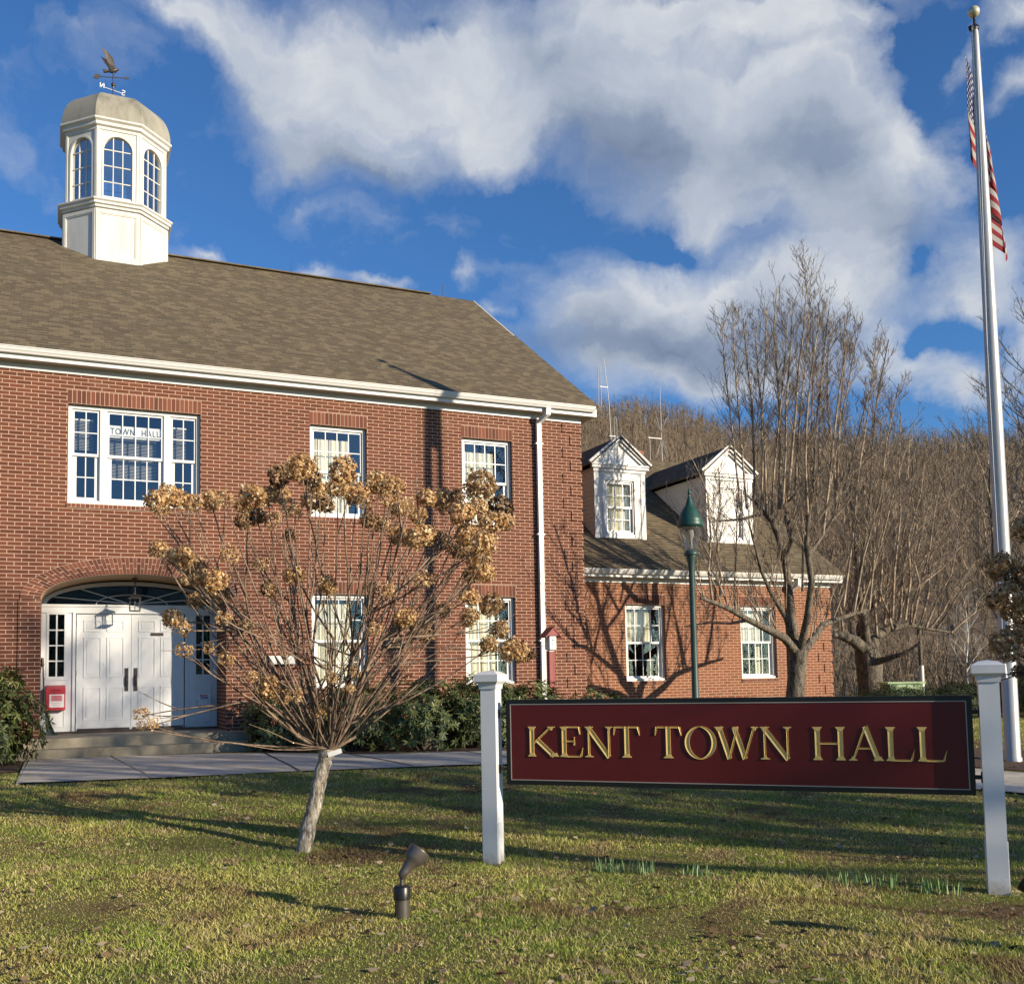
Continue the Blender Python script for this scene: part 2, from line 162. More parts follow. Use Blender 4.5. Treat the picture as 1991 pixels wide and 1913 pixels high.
# ------------------------------------------------------------------ materials
class NT:
    def __init__(s, name):
        s.mat = bpy.data.materials.new(name); s.mat.use_nodes = True
        s.nt = s.mat.node_tree; s.b = s.nt.nodes['Principled BSDF']; s.out = s.nt.nodes['Material Output']
    def n(s, typ, **kw):
        nd = s.nt.nodes.new('ShaderNode'+typ)
        for k, v in kw.items():
            if k.startswith('_'): setattr(nd, k[1:], v)
            else:
                key = int(k[1:]) if k[0] == 'i' and k[1:].isdigit() else k.replace('__', ' ')
                sock = nd.inputs[key]
                if isinstance(v, bpy.types.NodeSocket): s.nt.links.new(v, sock)
                else: sock.default_value = v
        return nd
    def l(s, a, b): s.nt.links.new(a, b)
    def ramp(s, fac, stops, interp='LINEAR'):
        r = s.nt.nodes.new('ShaderNodeValToRGB'); r.color_ramp.interpolation = interp
        cr = r.color_ramp
        while len(cr.elements) < len(stops): cr.elements.new(.5)
        for e, (p, c) in zip(cr.elements, stops):
            e.position = p; e.color = (*c, 1) if len(c) == 3 else c
        s.l(fac, r.inputs[0]); return r.outputs[0]
    def mix(s, fac, a, b, mode='MIX'):
        m = s.nt.nodes.new('ShaderNodeMix'); m.data_type = 'RGBA'; m.blend_type = mode
        for sock, v in ((m.inputs[0], fac), (m.inputs[6], a), (m.inputs[7], b)):
            if isinstance(v, bpy.types.NodeSocket): s.l(v, sock)
            else: sock.default_value = v if not isinstance(v, tuple) or len(v) == 4 else (*v, 1)
        return m.outputs[2]
    def math(s, op, a, b=0.0, clamp=False):
        m = s.nt.nodes.new('ShaderNodeMath'); m.operation = op; m.use_clamp = clamp
        for sock, v in ((m.inputs[0], a), (m.inputs[1], b)):
            if isinstance(v, bpy.types.NodeSocket): s.l(v, sock)
            else: sock.default_value = v
        return m.outputs[0]
    def noise(s, vec, scale, detail=4, rough=.55, dist=0.0):
        return s.n('TexNoise', Vector=vec, Scale=scale, Detail=detail, Roughness=rough, Distortion=dist).outputs['Fac']
    def pos(s): return s.n('NewGeometry').outputs['Position']
    def uv(s): return s.n('TexCoord').outputs['UV']
    def t(s): return s.n('Attribute', _attribute_name='t').outputs['Fac']
    def bump(s, h, strength=.3, dist=.02):
        b = s.n('Bump', Height=h, Strength=strength, Distance=dist); s.l(b.outputs[0], s.b.inputs['Normal'])
    def fin(s, color=None, rough=.7, metal=0., spec=None):
        if color is not None:
            if isinstance(color, bpy.types.NodeSocket): s.l(color, s.b.inputs['Base Color'])
            else: s.b.inputs['Base Color'].default_value = (*color, 1)
        if isinstance(rough, bpy.types.NodeSocket): s.l(rough, s.b.inputs['Roughness'])
        else: s.b.inputs['Roughness'].default_value = rough
        s.b.inputs['Metallic'].default_value = metal
        if spec is not None: s.b.inputs['Specular IOR Level'].default_value = spec
        return s.mat
def plain(name, c, rough=.6, metal=0., var=.12, scale=6., spec=None):
    k = NT(name); f = k.noise(k.pos(), scale, 5)
    col = k.mix(f, tuple(x*(1-var) for x in c), tuple(min(1, x*(1+var)) for x in c))
    return k.fin(col, rough, metal, spec)

BR_W, BR_H = .2225, .0673
def brick_mat(name, c1, c2, c3, mortar):
    k = NT(name); uv = k.uv()
    def bt(a, b, mo, sh=0):
        n = k.n('TexBrick', Vector=uv, Scale=1.0, Color1=(*a, 1), Color2=(*b, 1), Mortar=(*mo, 1))
        n.inputs['Mortar Size'].default_value = .0062; n.inputs['Mortar Smooth'].default_value = .25
        n.inputs['Bias'].default_value = -.1; n.inputs['Brick Width'].default_value = BR_W; n.inputs['Row Height'].default_value = BR_H
        return n
    b = bt(c1, c2, mortar); b2 = bt((0,0,0), (1,1,1), (0,0,0))
    # random per brick: a few darker and a few redder ones
    dark = k.ramp(b2.outputs['Color'], [(0, (.58,.58,.62)), (.22, (1,1,1)), (.60, (1.05,1.0,.98)), (.85, (1.25,1.12,1.0)), (1, (.55,.52,.56))])
    colb = k.mix(k.math('SUBTRACT', 1.0, b.outputs['Fac']), (1,1,1), dark)
    col = k.mix(1.0, b.outputs['Color'], colb, 'MULTIPLY')
    big = k.noise(k.pos(), 1.1, 5, .6); col = k.mix(k.math('MULTIPLY', big, .35), col, c3)
    fine = k.noise(k.pos(), 70., 3); col = k.mix(.35, col, k.mix(fine, (.45,.45,.45), (1.5,1.5,1.5)), 'MULTIPLY')
    eff = k.ramp(k.noise(k.pos(), .55, 6, .65), [(.60, (0,0,0)), (.78, (1,1,1))])
    col = k.mix(k.math('MULTIPLY', eff, .16), col, (.62,.5,.42))
    k.bump(k.math('ADD', k.math('MULTIPLY', b.outputs['Fac'], -1.), k.math('MULTIPLY', fine, .25)), .6, .008)
    return k.fin(col, .85, spec=.25)
M = {}
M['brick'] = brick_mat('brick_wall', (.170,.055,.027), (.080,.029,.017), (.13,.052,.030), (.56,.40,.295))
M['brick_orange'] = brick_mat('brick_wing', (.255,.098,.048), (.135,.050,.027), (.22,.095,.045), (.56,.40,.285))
def single_brick(name, a, b):
    k = NT(name); col = k.mix(k.t(), a, b); f = k.noise(k.pos(), 60, 3)
    col = k.mix(.3, col, k.mix(f, (.5,.5,.5), (1.4,1.4,1.4)), 'MULTIPLY'); k.bump(f, .3, .004); return k.fin(col, .85, spec=.25)
M['sbrick'] = single_brick('soldier_brick', (.095,.036,.023), (.20,.072,.041))
M['mortar'] = plain('mortar', (.62,.44,.33), .9)
def shingle():
    k = NT('asphalt_shingle'); uv = k.uv()
    def bt(a, b, mo, w, sz, off):
        n = k.n('TexBrick', Vector=uv, Scale=1.0, Color1=(*a, 1), Color2=(*b, 1), Mortar=(*mo, 1), _offset=off)
        n.inputs['Mortar Size'].default_value = sz; n.inputs['Mortar Smooth'].default_value = .3
        n.inputs['Bias'].default_value = 0.; n.inputs['Brick Width'].default_value = w; n.inputs['Row Height'].default_value = .14
        return n
    b = bt((.160,.128,.080), (.120,.095,.060), (.09,.07,.05), .17, .004, .37)
    c = bt((.88,.88,.88), (1.12,1.10,1.06), (.9,.9,.9), .22, .0, .61); c2 = bt((0,0,0), (1,1,1), (0,0,0), .17, .0, .37)
    col = k.mix(1., b.outputs['Color'], c.outputs['Color'], 'MULTIPLY')
    f = k.noise(k.pos(), 140, 2); col = k.mix(.5, col, k.mix(f, (.5,.5,.5), (1.5,1.5,1.5)), 'MULTIPLY')
    g = k.noise(k.pos(), .7, 4); col = k.mix(.4, col, k.mix(g, (.88,.88,.88), (1.12,1.11,1.08)), 'MULTIPLY')
    # saw-tooth height: every course overlaps the one below
    sep = k.n('SeparateXYZ', Vector=uv).outputs[1]
    saw = k.math('FRACT', k.math('DIVIDE', sep, .14))
    edge = k.math('MULTIPLY', k.math('LESS_THAN', saw, .24), k.math('GREATER_THAN', k.n('SeparateColor', Color=c2.outputs['Color']).outputs[0], .38))
    col = k.mix(k.math('MULTIPLY', edge, .74), col, (.030,.024,.018))  # shadow line below random tabs, painted into the colour
    k.bump(k.math('MULTIPLY', saw, -1.), .8, .012)
    return k.fin(col, .9, spec=.2)
M['shingle'] = shingle()
def white(name, c, dirt=(.45,.42,.34), amt=.25, rough=.45, splash=False):
    k = NT(name); p = k.pos(); m = k.n('Mapping', Vector=p, Scale=(1.0,1.0,.35)).outputs[0]
    f = k.ramp(k.noise(m, 3.2, 7, .65), [(.45, (0,0,0)), (.85, (1,1,1))])
    g = k.noise(p, 30, 3); col = k.mix(k.math('MULTIPLY', f, amt), c, dirt)
    if splash:   # soil splashed on the lowest hand's breadth
        zz = k.n('SeparateXYZ', Vector=p).outputs[2]; sp_ = k.ramp(k.math('ADD', zz, k.math('MULTIPLY', k.noise(p, 22, 5, .7), .22)), [(.10, (1,1,1)), (.22, (0,0,0))])
        col = k.mix(k.math('MULTIPLY', sp_, .7), col, (.26,.20,.13))
    k.bump(g, .08, .003); return k.fin(col, rough)
M['white'] = white('white_trim_paint', (.66,.65,.61), amt=.18)
M['white_cool'] = white('white_vinyl', (.65,.66,.66), amt=.16, rough=.35)
M['white_old'] = white('weathered_white_paint', (.62,.605,.55), (.33,.32,.23), .5, .6)
M['clap'] = white('white_clapboard', (.66,.64,.58), (.4,.37,.3), .3, .6)
M['post'] = white('sign_post_vinyl', (.68,.69,.69), amt=.22, rough=.35, splash=True)
M['dome'] = white('stained_dome_metal', (.31,.29,.225), (.09,.08,.06), .95, .55)
M['soffit'] = plain('shade_toned_soffit_paint', (.50,.45,.37), .7)  # white soffit toned brownish, its shade put into the colour
M['tan_wood'] = plain('arch_soffit_wood', (.42,.27,.13), .6)
M['black'] = plain('black_paint', (.012,.013,.013), .35)
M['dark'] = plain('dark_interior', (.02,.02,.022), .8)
M['floor_in'] = plain('interior_floor', (.06,.055,.05), .8)
M['curtain'] = plain('cream_curtain', (.78,.74,.58), .85, var=.05, scale=2)
M['blind'] = plain('blind_slats', (.72,.72,.66), .6)
M['sash_metal'] = plain('bronze_handle', (.10,.075,.06), .35, .7)
M['green'] = plain('green_lamp_paint', (.030,.062,.055), .45, .1, .25)
M['green_roof'] = plain('green_lamp_roof', (.014,.062,.047), .45, .1, .25)
M['red'] = plain('red_box_paint', (.48,.035,.045), .4, .0, .2)
M['barn_red'] = plain('barn_red_paint', (.25,.045,.04), .6, .0, .25, 10)
M['pink'] = plain('pink_label', (.75,.30,.32), .6)
M['blue_ink'] = plain('blue_ink', (.05,.08,.35), .6)
M['paper'] = plain('paper', (.80,.79,.76), .7, var=.04)
M['grey_metal'] = plain('aged_bronze', (.13,.115,.10), .38, .55, .25, 12)
M['dull_plastic'] = plain('dull_grey_canister', (.045,.045,.043), .5, .0, .4, 15)
M['copper'] = plain('weathered_copper', (.06,.048,.04), .5, .4, .4, 20)
M['alu'] = plain('bright_metal', (.36,.36,.35), .5, .2)
M['box_green'] = plain('pale_green_enamel', (.42,.55,.30), .45, .0, .08, 2)
M['shovel'] = plain('dark_shovel', (.02,.035,.03), .5)
M['gold_ball'] = plain('gold_ball', (.62,.56,.36), .3, .35)
def concrete():
    k = NT('concrete'); p = k.pos(); f = k.noise(p, 2.0, 8, .7); g = k.noise(p, 60, 4)
    col = k.ramp(f, [(.30, (.30,.265,.20)), (.48, (.47,.42,.34)), (.75, (.62,.56,.46))])
    col = k.mix(.3, col, k.mix(g, (.6,.6,.6), (1.35,1.35,1.35)), 'MULTIPLY'); k.bump(g, .25, .005); return k.fin(col, .85)
M['concrete'] = concrete()
def steps_m():
    k = NT('step_concrete'); p = k.pos(); f = k.noise(p, 1.8, 8, .7); g = k.noise(p, 80, 4)
    col = k.ramp(f, [(.25, (.13,.11,.075)), (.5, (.29,.25,.18)), (.8, (.40,.355,.27))])
    col = k.mix(.4, col, k.mix(g, (.5,.5,.5), (1.4,1.4,1.4)), 'MULTIPLY'); k.bump(g, .4, .006); return k.fin(col, .9)
M['steps'] = steps_m()
def glass(name='window_glass', fm=1.2, fa=.07, gc=(.9,.93,1,1)):
    k = NT(name); nt = k.nt
    tr = k.n('BsdfTransparent', Color=(.96,.98,.98,1)); gl = k.n('BsdfGlossy', Roughness=.01, Color=gc)
    w = k.noise(k.pos(), 2.2, 3); bp = k.n('Bump', Height=w, Strength=.05, Distance=.02); k.l(bp.outputs[0], gl.inputs['Normal'])
    fr = k.n('Fresnel', IOR=1.55)
    fac = k.math('ADD', k.math('MULTIPLY', fr.outputs[0], fm), fa, True)
    mx = k.n('MixShader'); k.l(fac, mx.inputs[0]); k.l(tr.outputs[0], mx.inputs[1]); k.l(gl.outputs[0], mx.inputs[2])
    k.l(mx.outputs[0], k.out.inputs['Surface']); return k.mat
M['glass'] = glass()
M['glass_cup'] = glass('boosted_reflection_cupola_glass', 1.4, .40, (.95,.95,.95,1))  # mirror share raised to imitate pale cloud reflections in the panes
M['glass_dark'] = glass('dimmed_reflection_glass', .5, .0, (.5,.5,.52,1))  # window glass copy, reflection dimmed to imitate dark surroundings at the doors
def bark(name, a, b, sc_=9, spots=None):
    k = NT(name); p = k.pos(); m = k.n('Mapping', Vector=p, Scale=(1,1,.35)).outputs[0]
    f = k.noise(m, sc_, 7, .7); col = k.ramp(f, [(.40, a), (.62, b)])
    if spots:
        g = k.ramp(k.noise(m, 30, 6, .75), [(.50, (0,0,0)), (.66, (.85,.85,.85))]); col = k.mix(g, col, spots)
    k.bump(k.noise(m, sc_*3, 5), .8, .02); return k.fin(col, .9, spec=.2)
M['bark'] = bark('pear_bark', (.035,.03,.024), (.17,.14,.105), 14, (.26,.23,.18))
M['twig'] = bark('pear_twigs', (.16,.12,.085), (.46,.37,.27))
M['hbark'] = bark('lichen_bark', (.10,.08,.06), (.38,.33,.26), 16, (.62,.60,.52))
M['hstem'] = bark('hydrangea_stems', (.11,.075,.055), (.32,.235,.165))
M['birch'] = bark('pale_bark', (.40,.38,.33), (.65,.62,.55))
def flower():
    k = NT('dried_hydrangea_petals'); t = k.t()
    col = k.ramp(t, [(0, (.12,.055,.025)), (.32, (.36,.20,.085)), (.68, (.72,.48,.23)), (1, (.92,.76,.48))])
    k.b.inputs['Subsurface Weight'].default_value = 0
    d = k.n('BsdfTranslucent', Color=col); mx = k.n('MixShader', Fac=.40)
    k.fin(col, .8, spec=.2); k.l(k.b.outputs[0], mx.inputs[1]); k.l(d.outputs[0], mx.inputs[2]); k.l(mx.outputs[0], k.out.inputs['Surface'])
    return k.mat
M['flower'] = flower()
def flower_dark():
    k = NT('grey_brown_hydrangea_petals'); t = k.t()
    col = k.ramp(t, [(0, (.07,.038,.022)), (.5, (.19,.115,.06)), (1, (.40,.27,.15))]); return k.fin(col, .85, spec=.15)
M['flower_dark'] = flower_dark()
def leafmat(name, stops, spec=.5, rough=.4, trans=.15):
    k = NT(name); col = k.ramp(k.t(), stops); k.fin(col, rough, spec=spec)
    d = k.n('BsdfTranslucent', Color=col); mx = k.n('MixShader', Fac=trans)
    k.l(k.b.outputs[0], mx.inputs[1]); k.l(d.outputs[0], mx.inputs[2]); k.l(mx.outputs[0], k.out.inputs['Surface']); return k.mat
M['rhodo'] = leafmat('rhododendron_leaves', [(0, (.035,.05,.016)), (.45, (.09,.12,.035)), (.8, (.20,.22,.07)), (1, (.34,.32,.14))])
M['juniper'] = leafmat('juniper_needles', [(0, (.02,.035,.015)), (.6, (.05,.07,.03)), (1, (.13,.14,.05))], .3, .7)
M['shoot'] = leafmat('daffodil_shoots', [(0, (.14,.25,.07)), (1, (.32,.44,.20))], .4, .45)
M['litter'] = leafmat('dead_leaves', [(0, (.10,.06,.03)), (.5, (.26,.17,.09)), (1, (.55,.45,.30))], .2, .8)
def lawn_color(k, blade):
    p = k.pos(); flat = k.n('Mapping', Vector=p, Scale=(1,1,0)).outputs[0]
    a = k.noise(flat, .55, 5, .6, .6); b = k.noise(flat, 2.6, 5, .65, .4); c = k.noise(flat, .9, 4, .6, 1.0)
    if blade:
        g = k.ramp(a, [(.28, (.46,.43,.11)), (.40, (.20,.28,.04)), (.50, (.33,.40,.07)), (.58, (.48,.46,.11)), (.74, (.54,.46,.17))])
        g = k.mix(k.ramp(b, [(.50, (0,0,0)), (.66, (.85,.85,.85))]), g, (.46,.34,.18))
        t = k.t(); g = k.mix(k.ramp(t, [(.74, (0,0,0)), (.97, (1,1,1))]), g, (.66,.55,.29))
        g = k.mix(.55, g, k.mix(t, (.7,.7,.7), (1.3,1.3,1.3)), 'MULTIPLY')
    else:
        g = k.ramp(b, [(.30, (.16,.17,.04)), (.5, (.19,.17,.06)), (.7, (.20,.135,.065))])
    brown = k.ramp(c, [(.55, (0,0,0)), (.64, (1,1,1))])
    return k.mix(k.math('MULTIPLY', brown, .75), g, (.24,.145,.075) if blade else (.11,.065,.04))
def lawn():
    k = NT('lawn_soil'); col = lawn_color(k, False); f = k.noise(k.pos(), 45, 5, .7)
    col = k.mix(.6, col, k.mix(f, (.4,.4,.4), (1.7,1.7,1.7)), 'MULTIPLY'); k.bump(f, 1., .03); return k.fin(col, .95, spec=.1)
M['lawn'] = lawn()
def blade():
    k = NT('grass_blades'); col = lawn_color(k, True); k.fin(col, .6, spec=.3)
    d = k.n('BsdfTranslucent', Color=col); mx = k.n('MixShader', Fac=.3)
    k.l(k.b.outputs[0], mx.inputs[1]); k.l(d.outputs[0], mx.inputs[2]); k.l(mx.outputs[0], k.out.inputs['Surface']); return k.mat
M['blade'] = blade()
def mulch():
    k = NT('mulch'); f = k.noise(k.pos(), 22, 7, .75); col = k.ramp(f, [(.3, (.03,.018,.012)), (.6, (.12,.065,.04)), (.8, (.22,.15,.10))]); k.bump(f, 1., .05); return k.fin(col, .95)
M['mulch'] = mulch()
def hillm():
    k = NT('leaf_litter_hillside'); f = k.noise(k.pos(), .05, 8, .7); col = k.ramp(f, [(.3, (.15,.11,.068)), (.7, (.26,.19,.12))]); return k.fin(col, .95, spec=.1)
M['hill'] = hillm()
def forest():
    k = NT('bare_woodland'); stand = k.noise(k.pos(), .035, 5, .65); col = k.ramp(k.math('ADD', k.math('MULTIPLY', k.t(), .62), k.math('MULTIPLY', k.math('SUBTRACT', stand, .32), .9)), [(0, (.115,.085,.06)), (.5, (.215,.165,.112)), (.85, (.30,.24,.165)), (1, (.40,.33,.24))]); return k.fin(col, .9, spec=.1)
M['forest'] = forest()
def polemat():
    k = NT('brushed_flagpole'); f = k.noise(k.n('Mapping', Vector=k.pos(), Scale=(1,1,.12)).outputs[0], 25, 5)
    col = k.mix(f, (.36,.36,.345), (.50,.50,.48)); g = k.ramp(k.noise(k.pos(), 9, 5, .7), [(.62, (0,0,0)), (.72, (1,1,1))])
    col = k.mix(k.math('MULTIPLY', g, .25), col, (.3,.28,.24)); return k.fin(col, .38, .25)
M['pole'] = polemat()
def signred():
    k = NT('sign_maroon_enamel'); f = k.noise(k.pos(), 2, 4); col = k.mix(f, (.095,.008,.009), (.12,.012,.012)); k.bump(k.noise(k.n('Mapping', Vector=k.pos(), Scale=(1,1,9)).outputs[0], 14, 4), .12, .004); return k.fin(col, k.math('ADD', .24, k.math('MULTIPLY', f, .2)), spec=.4)
M['maroon'] = signred()
M['signblack'] = plain('sign_black_edge', (.010,.012,.012), .3)
M['gold'] = plain('gold_leaf', (.86,.60,.20), .38, .25, .1, 30)
M['silver'] = plain('border_line', (.36,.31,.26), .5)
def lampglass():
    k = NT('lamp_lens'); tr = k.n('BsdfTransparent', Color=(.86,.88,.88,1)); gl = k.n('BsdfGlossy', Roughness=.08, Color=(.7,.7,.72,1))
    df = k.n('BsdfDiffuse', Color=(.3,.3,.3,1)); m1 = k.n('MixShader', Fac=.22); m2 = k.n('MixShader', Fac=.08)
    k.l(tr.outputs[0], m1.inputs[1]); k.l(gl.outputs[0], m1.inputs[2]); k.l(m1.outputs[0], m2.inputs[1]); k.l(df.outputs[0], m2.inputs[2])
    k.l(m2.outputs[0], k.out.inputs['Surface']); return k.mat
M['lens'] = lampglass()
def flagm():
    k = NT('flag_cloth'); uv = k.uv(); s_ = k.n('SeparateXYZ', Vector=uv); u, v = s_.outputs[0], s_.outputs[1]
    par = k.math('GREATER_THAN', k.math('FRACT', k.math('MULTIPLY', v, 6.5)), .5)
    st = k.mix(par, (.27,.010,.018), (.46,.44,.41))
    inc = k.math('MULTIPLY', k.math('LESS_THAN', u, .4), k.math('LESS_THAN', v, .5385))
    # offset star rows
    du = k.math('FRACT', k.math('MULTIPLY', u, 27.5)); dv = k.math('FRACT', k.math('MULTIPLY', v, 16.7))
    dd = k.math('ADD', k.math('POWER', k.math('SUBTRACT', du, .5), 2.), k.math('POWER', k.math('SUBTRACT', dv, .5), 2.))
    star = k.math('LESS_THAN', dd, .05); can = k.mix(star, (.02,.03,.12), (.75,.75,.75))
    col = k.mix(inc, st, can); k.fin(col, .8)
    d = k.n('BsdfTranslucent', Color=col); mx = k.n('MixShader', Fac=.3)
    k.l(k.b.outputs[0], mx.inputs[1]); k.l(d.outputs[0], mx.inputs[2]); k.l(mx.outputs[0], k.out.inputs['Surface']); return k.mat
M['flag'] = flagm()
SKY_R,SKY_G,SKY_B=.58,1.05,1.6; CLOUD=10.0
# ------------------------------------------------------------------ ground
def strip_mesh(near, far, dz, n=40):
    """sheet between two polylines, laid on the ground"""
    def samp(pl, t):
        L = [0]
        for a, b in zip(pl, pl[1:]): L.append(L[-1] + math.dist(a, b))
        d = t*L[-1]
        for i in range(len(pl)-1):
            if d <= L[i+1] + 1e-9:
                f = (d-L[i])/(L[i+1]-L[i]); return (pl[i][0]+(pl[i+1][0]-pl[i][0])*f, pl[i][1]+(pl[i+1][1]-pl[i][1])*f)
        return pl[-1]
    b = MB(); rows = []
    for i in range(n+1):
        a, c = samp(near, i/n), samp(far, i/n); r = []
        for j in range(7):
            x = a[0]+(c[0]-a[0])*j/6; y = a[1]+(c[1]-a[1])*j/6; r.append((x, y, height(x, y)+dz))
        rows.append(r)
    b.grid(rows, 0, False, False); return b
g = MB()
def axis(lo, hi, fine_lo, fine_hi, step, coarse):
    a = []; x = lo
    while x < hi:
        a.append(x); x += step if fine_lo <= x < fine_hi else coarse
    a.append(hi); return a
xs = axis(-900, 1500, -24, 16, .8, 40); ys = axis(-500, 1500, -24, 2, .5, 40)
g.grid([[(x, y, height(x, y) + (.012*math.sin(x*2.3+y*1.1)*math.sin(y*1.9-x*.7) if abs(x) < 30 and -30 < y < 2 else 0)) for x in xs] for y in ys], 0)
tag(g.build('lawn', M['lawn']), 'patchy winter lawn of green and straw coloured grass', kind='structure')
NEAR = [(-10.55,-4.95),(-8.99,-5.21),(-7.41,-5.33),(-4.78,-5.72),(-2.4,-7.2),(-.3,-9.9),(.6,-11.6),(1.2,-14.5),(1.5,-19)]
FAR = [(-10.5,-.72),(-7.62,-1.40),(-6.75,-2.1),(-5.6,-3.3),(-3.97,-3.75),(-.9,-5.0),(1.3,-9.0),(2.4,-11.0),(3.0,-14.5),(3.3,-19)]
pth = strip_mesh(NEAR, FAR, .022)
tag(pth.build('path', M['concrete']), 'pale concrete walk curving from the front steps', kind='structure')
# thickness of the walk on its left end, and joints cut across it
e = MB(); e.box(-10.56, -10.53, -4.93, -.75, .12, .318); e.build('path_edge', M['concrete'], bpy.data.objects['path'])
j = MB()
for (a, b_) in (((-9.30,-.9),(-9.02,-5.18)), ((-7.0,-1.75),(-7.2,-5.34)), ((-5.9,-3.0),(-5.7,-5.55)), ((-4.2,-3.7),(-4.0,-6.2)), ((-1.9,-4.6),(-2.9,-6.8))):
    d = (Vector(b_)-Vector(a)).normalized(); nx, ny = -d.y*.016, d.x*.016; prev = None
    for q in range(13):
        x = a[0]+(b_[0]-a[0])*q/12; y = a[1]+(b_[1]-a[1])*q/12; z = height(x, y)+.027; cur = ((x-nx,y-ny,z),(x+nx,y+ny,z))
        if prev: j.face([prev[0], cur[0], cur[1], prev[1]])
        prev = cur
j.build('path_joint', M['black'], bpy.data.objects['path'])
m_ = strip_mesh([(-4.6,-4.02),(-2,-4.6),(0,-6.2),(1.55,-8.9),(2.2,-10)], [(-4.6,-.2),(-1.4,-.2),(2,-3.6),(3.6,-7.2),(4.2,-9.5)], .012)
tag(m_.build('mulch_bed', M['mulch']), 'brown mulch bed behind the curved walk', kind='structure')
m_ = strip_mesh([(-16,-3.0),(-12.5,-3.2),(-10.62,-3.1)], [(-16,-.05),(-12.5,-.05),(-10.62,-.05)], .012)
tag(m_.build('mulch_bed', M['mulch']), 'brown mulch bed left of the front steps', kind='structure')
m_ = strip_mesh([(-7.2,-1.9),(-6.6,-2.6),(-5.4,-3.55),(-4.6,-3.9)], [(-6.9,-.05),(-6.3,-.05),(-5.4,-.05),(-4.6,-.05)], .010)
tag(m_.build('mulch_bed', M['mulch']), 'brown mulch bed under the lower windows', kind='structure')

st = thing('front_steps', (-8.9,-.5,.3), 'two broad mossy concrete steps and landing before the white double doors', 'steps')
b = MB(); b.box(-10.6, -6.98, -.50, 1.35, .2, .62); b.build('landing', M['steps'], st)
b = MB(); b.box(-10.95, -6.9, -.82, -.503, .2, .46); b.build('step', M['steps'], st)

# ------------------------------------------------------------------ town hall
TH = thing('town_hall_building', (-5,0,.3), 'two storey red brick town hall with white trim, brown shingle roof and lower dormered wing', 'town hall')
def wall_front(b, x0, x1, z0, z1, y, th, holes, arch=None, m=0):
    xs = sorted({x0, x1, *[h for o in holes for h in o[:2]], *([arch[0]-arch[1], arch[0]+arch[1]] if arch else [])})
    zs = sorted({z0, z1, *[h for o in holes for h in o[2:]], *([.62, 4.2] if arch else [])})
    for i in range(len(xs)-1):
        for k in range(len(zs)-1):
            xa, xb, za, zb = xs[i], xs[i+1], zs[k], zs[k+1]; xm, zm = (xa+xb)/2, (za+zb)/2
            if any(o[0] < xm < o[1] and o[2] < zm < o[3] for o in holes): continue
            if arch and arch[0]-arch[1] < xm < arch[0]+arch[1] and .62 < zm < 4.2: continue
            b.face([(xa,y,za),(xb,y,za),(xb,y,zb),(xa,y,zb)], m)
    for (xa, xb, za, zb) in holes:
        b.face([(xa,y,za),(xa,y+th,za),(xa,y+th,zb),(xa,y,zb)], m); b.face([(xb,y,za),(xb,y,zb),(xb,y+th,zb),(xb,y+th,za)], m)
        b.face([(xa,y,zb),(xa,y+th,zb),(xb,y+th,zb),(xb,y,zb)], m); b.face([(xa,y,za),(xb,y,za),(xb,y+th,za),(xa,y+th,za)], m)
    if arch:
        cx, a, bb, zs_ = arch; n = 40
        P = [(cx-a*math.cos(math.pi*i/n), zs_+bb*math.sin(math.pi*i/n)) for i in range(n+1)]
        for p, q in zip(P, P[1:]): b.face([(p[0],y,p[1]),(q[0],y,q[1]),(q[0],y,4.2),(p[0],y,4.2)], m)
BIG = (-9.99,-7.79,4.60,6.34); W1 = (-5.80,-4.69,4.57,6.34); W2 = (-2.71,-1.60,4.57,6.34); W3 = (-5.78,-4.69,1.34,3.11); W4 = (-2.69,-1.59,1.34,3.11)
WW1 = (1.865,2.955,1.33,3.11); WW2 = (5.12,6.20,1.33,3.11)
OFFW = [(-13.6,-12.5,4.57,6.34)]
AC, AA, AB, AZ = -8.86, 1.52, .45, 2.95
b = MB(); wall_front(b, -17, 0, 0, 6.9, 0, .30, [BIG, W1, W2, W3, W4] + OFFW, (AC, AA, AB, AZ))
# recess reveals
b.face([(AC-AA,0,.62),(AC-AA,1.2,.62),(AC-AA,1.2,AZ),(AC-AA,0,AZ)]); b.face([(AC+AA,0,.62),(AC+AA,0,AZ),(AC+AA,1.2,AZ),(AC+AA,1.2,.62)])
# right gable end, back, left
b.face([(0,0,0),(0,13,0),(0,13,6.9),(0,6.5,11.75),(0,0,6.9)]); b.face([(0,13,0),(-17,13,0),(-17,13,6.9),(0,13,6.9)]); b.face([(-17,13,0),(-17,0,0),(-17,0,6.9),(-17,6.5,11.75),(-17,13,6.9)])
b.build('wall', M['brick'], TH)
# slightly proud pier and band round the entrance
for px_ in (-10.72, -7.34): b = MB(); b.box(px_, px_+.34, -.022, -.001, 0, 2.93); b.build('entrance_pier', M['brick'], TH)
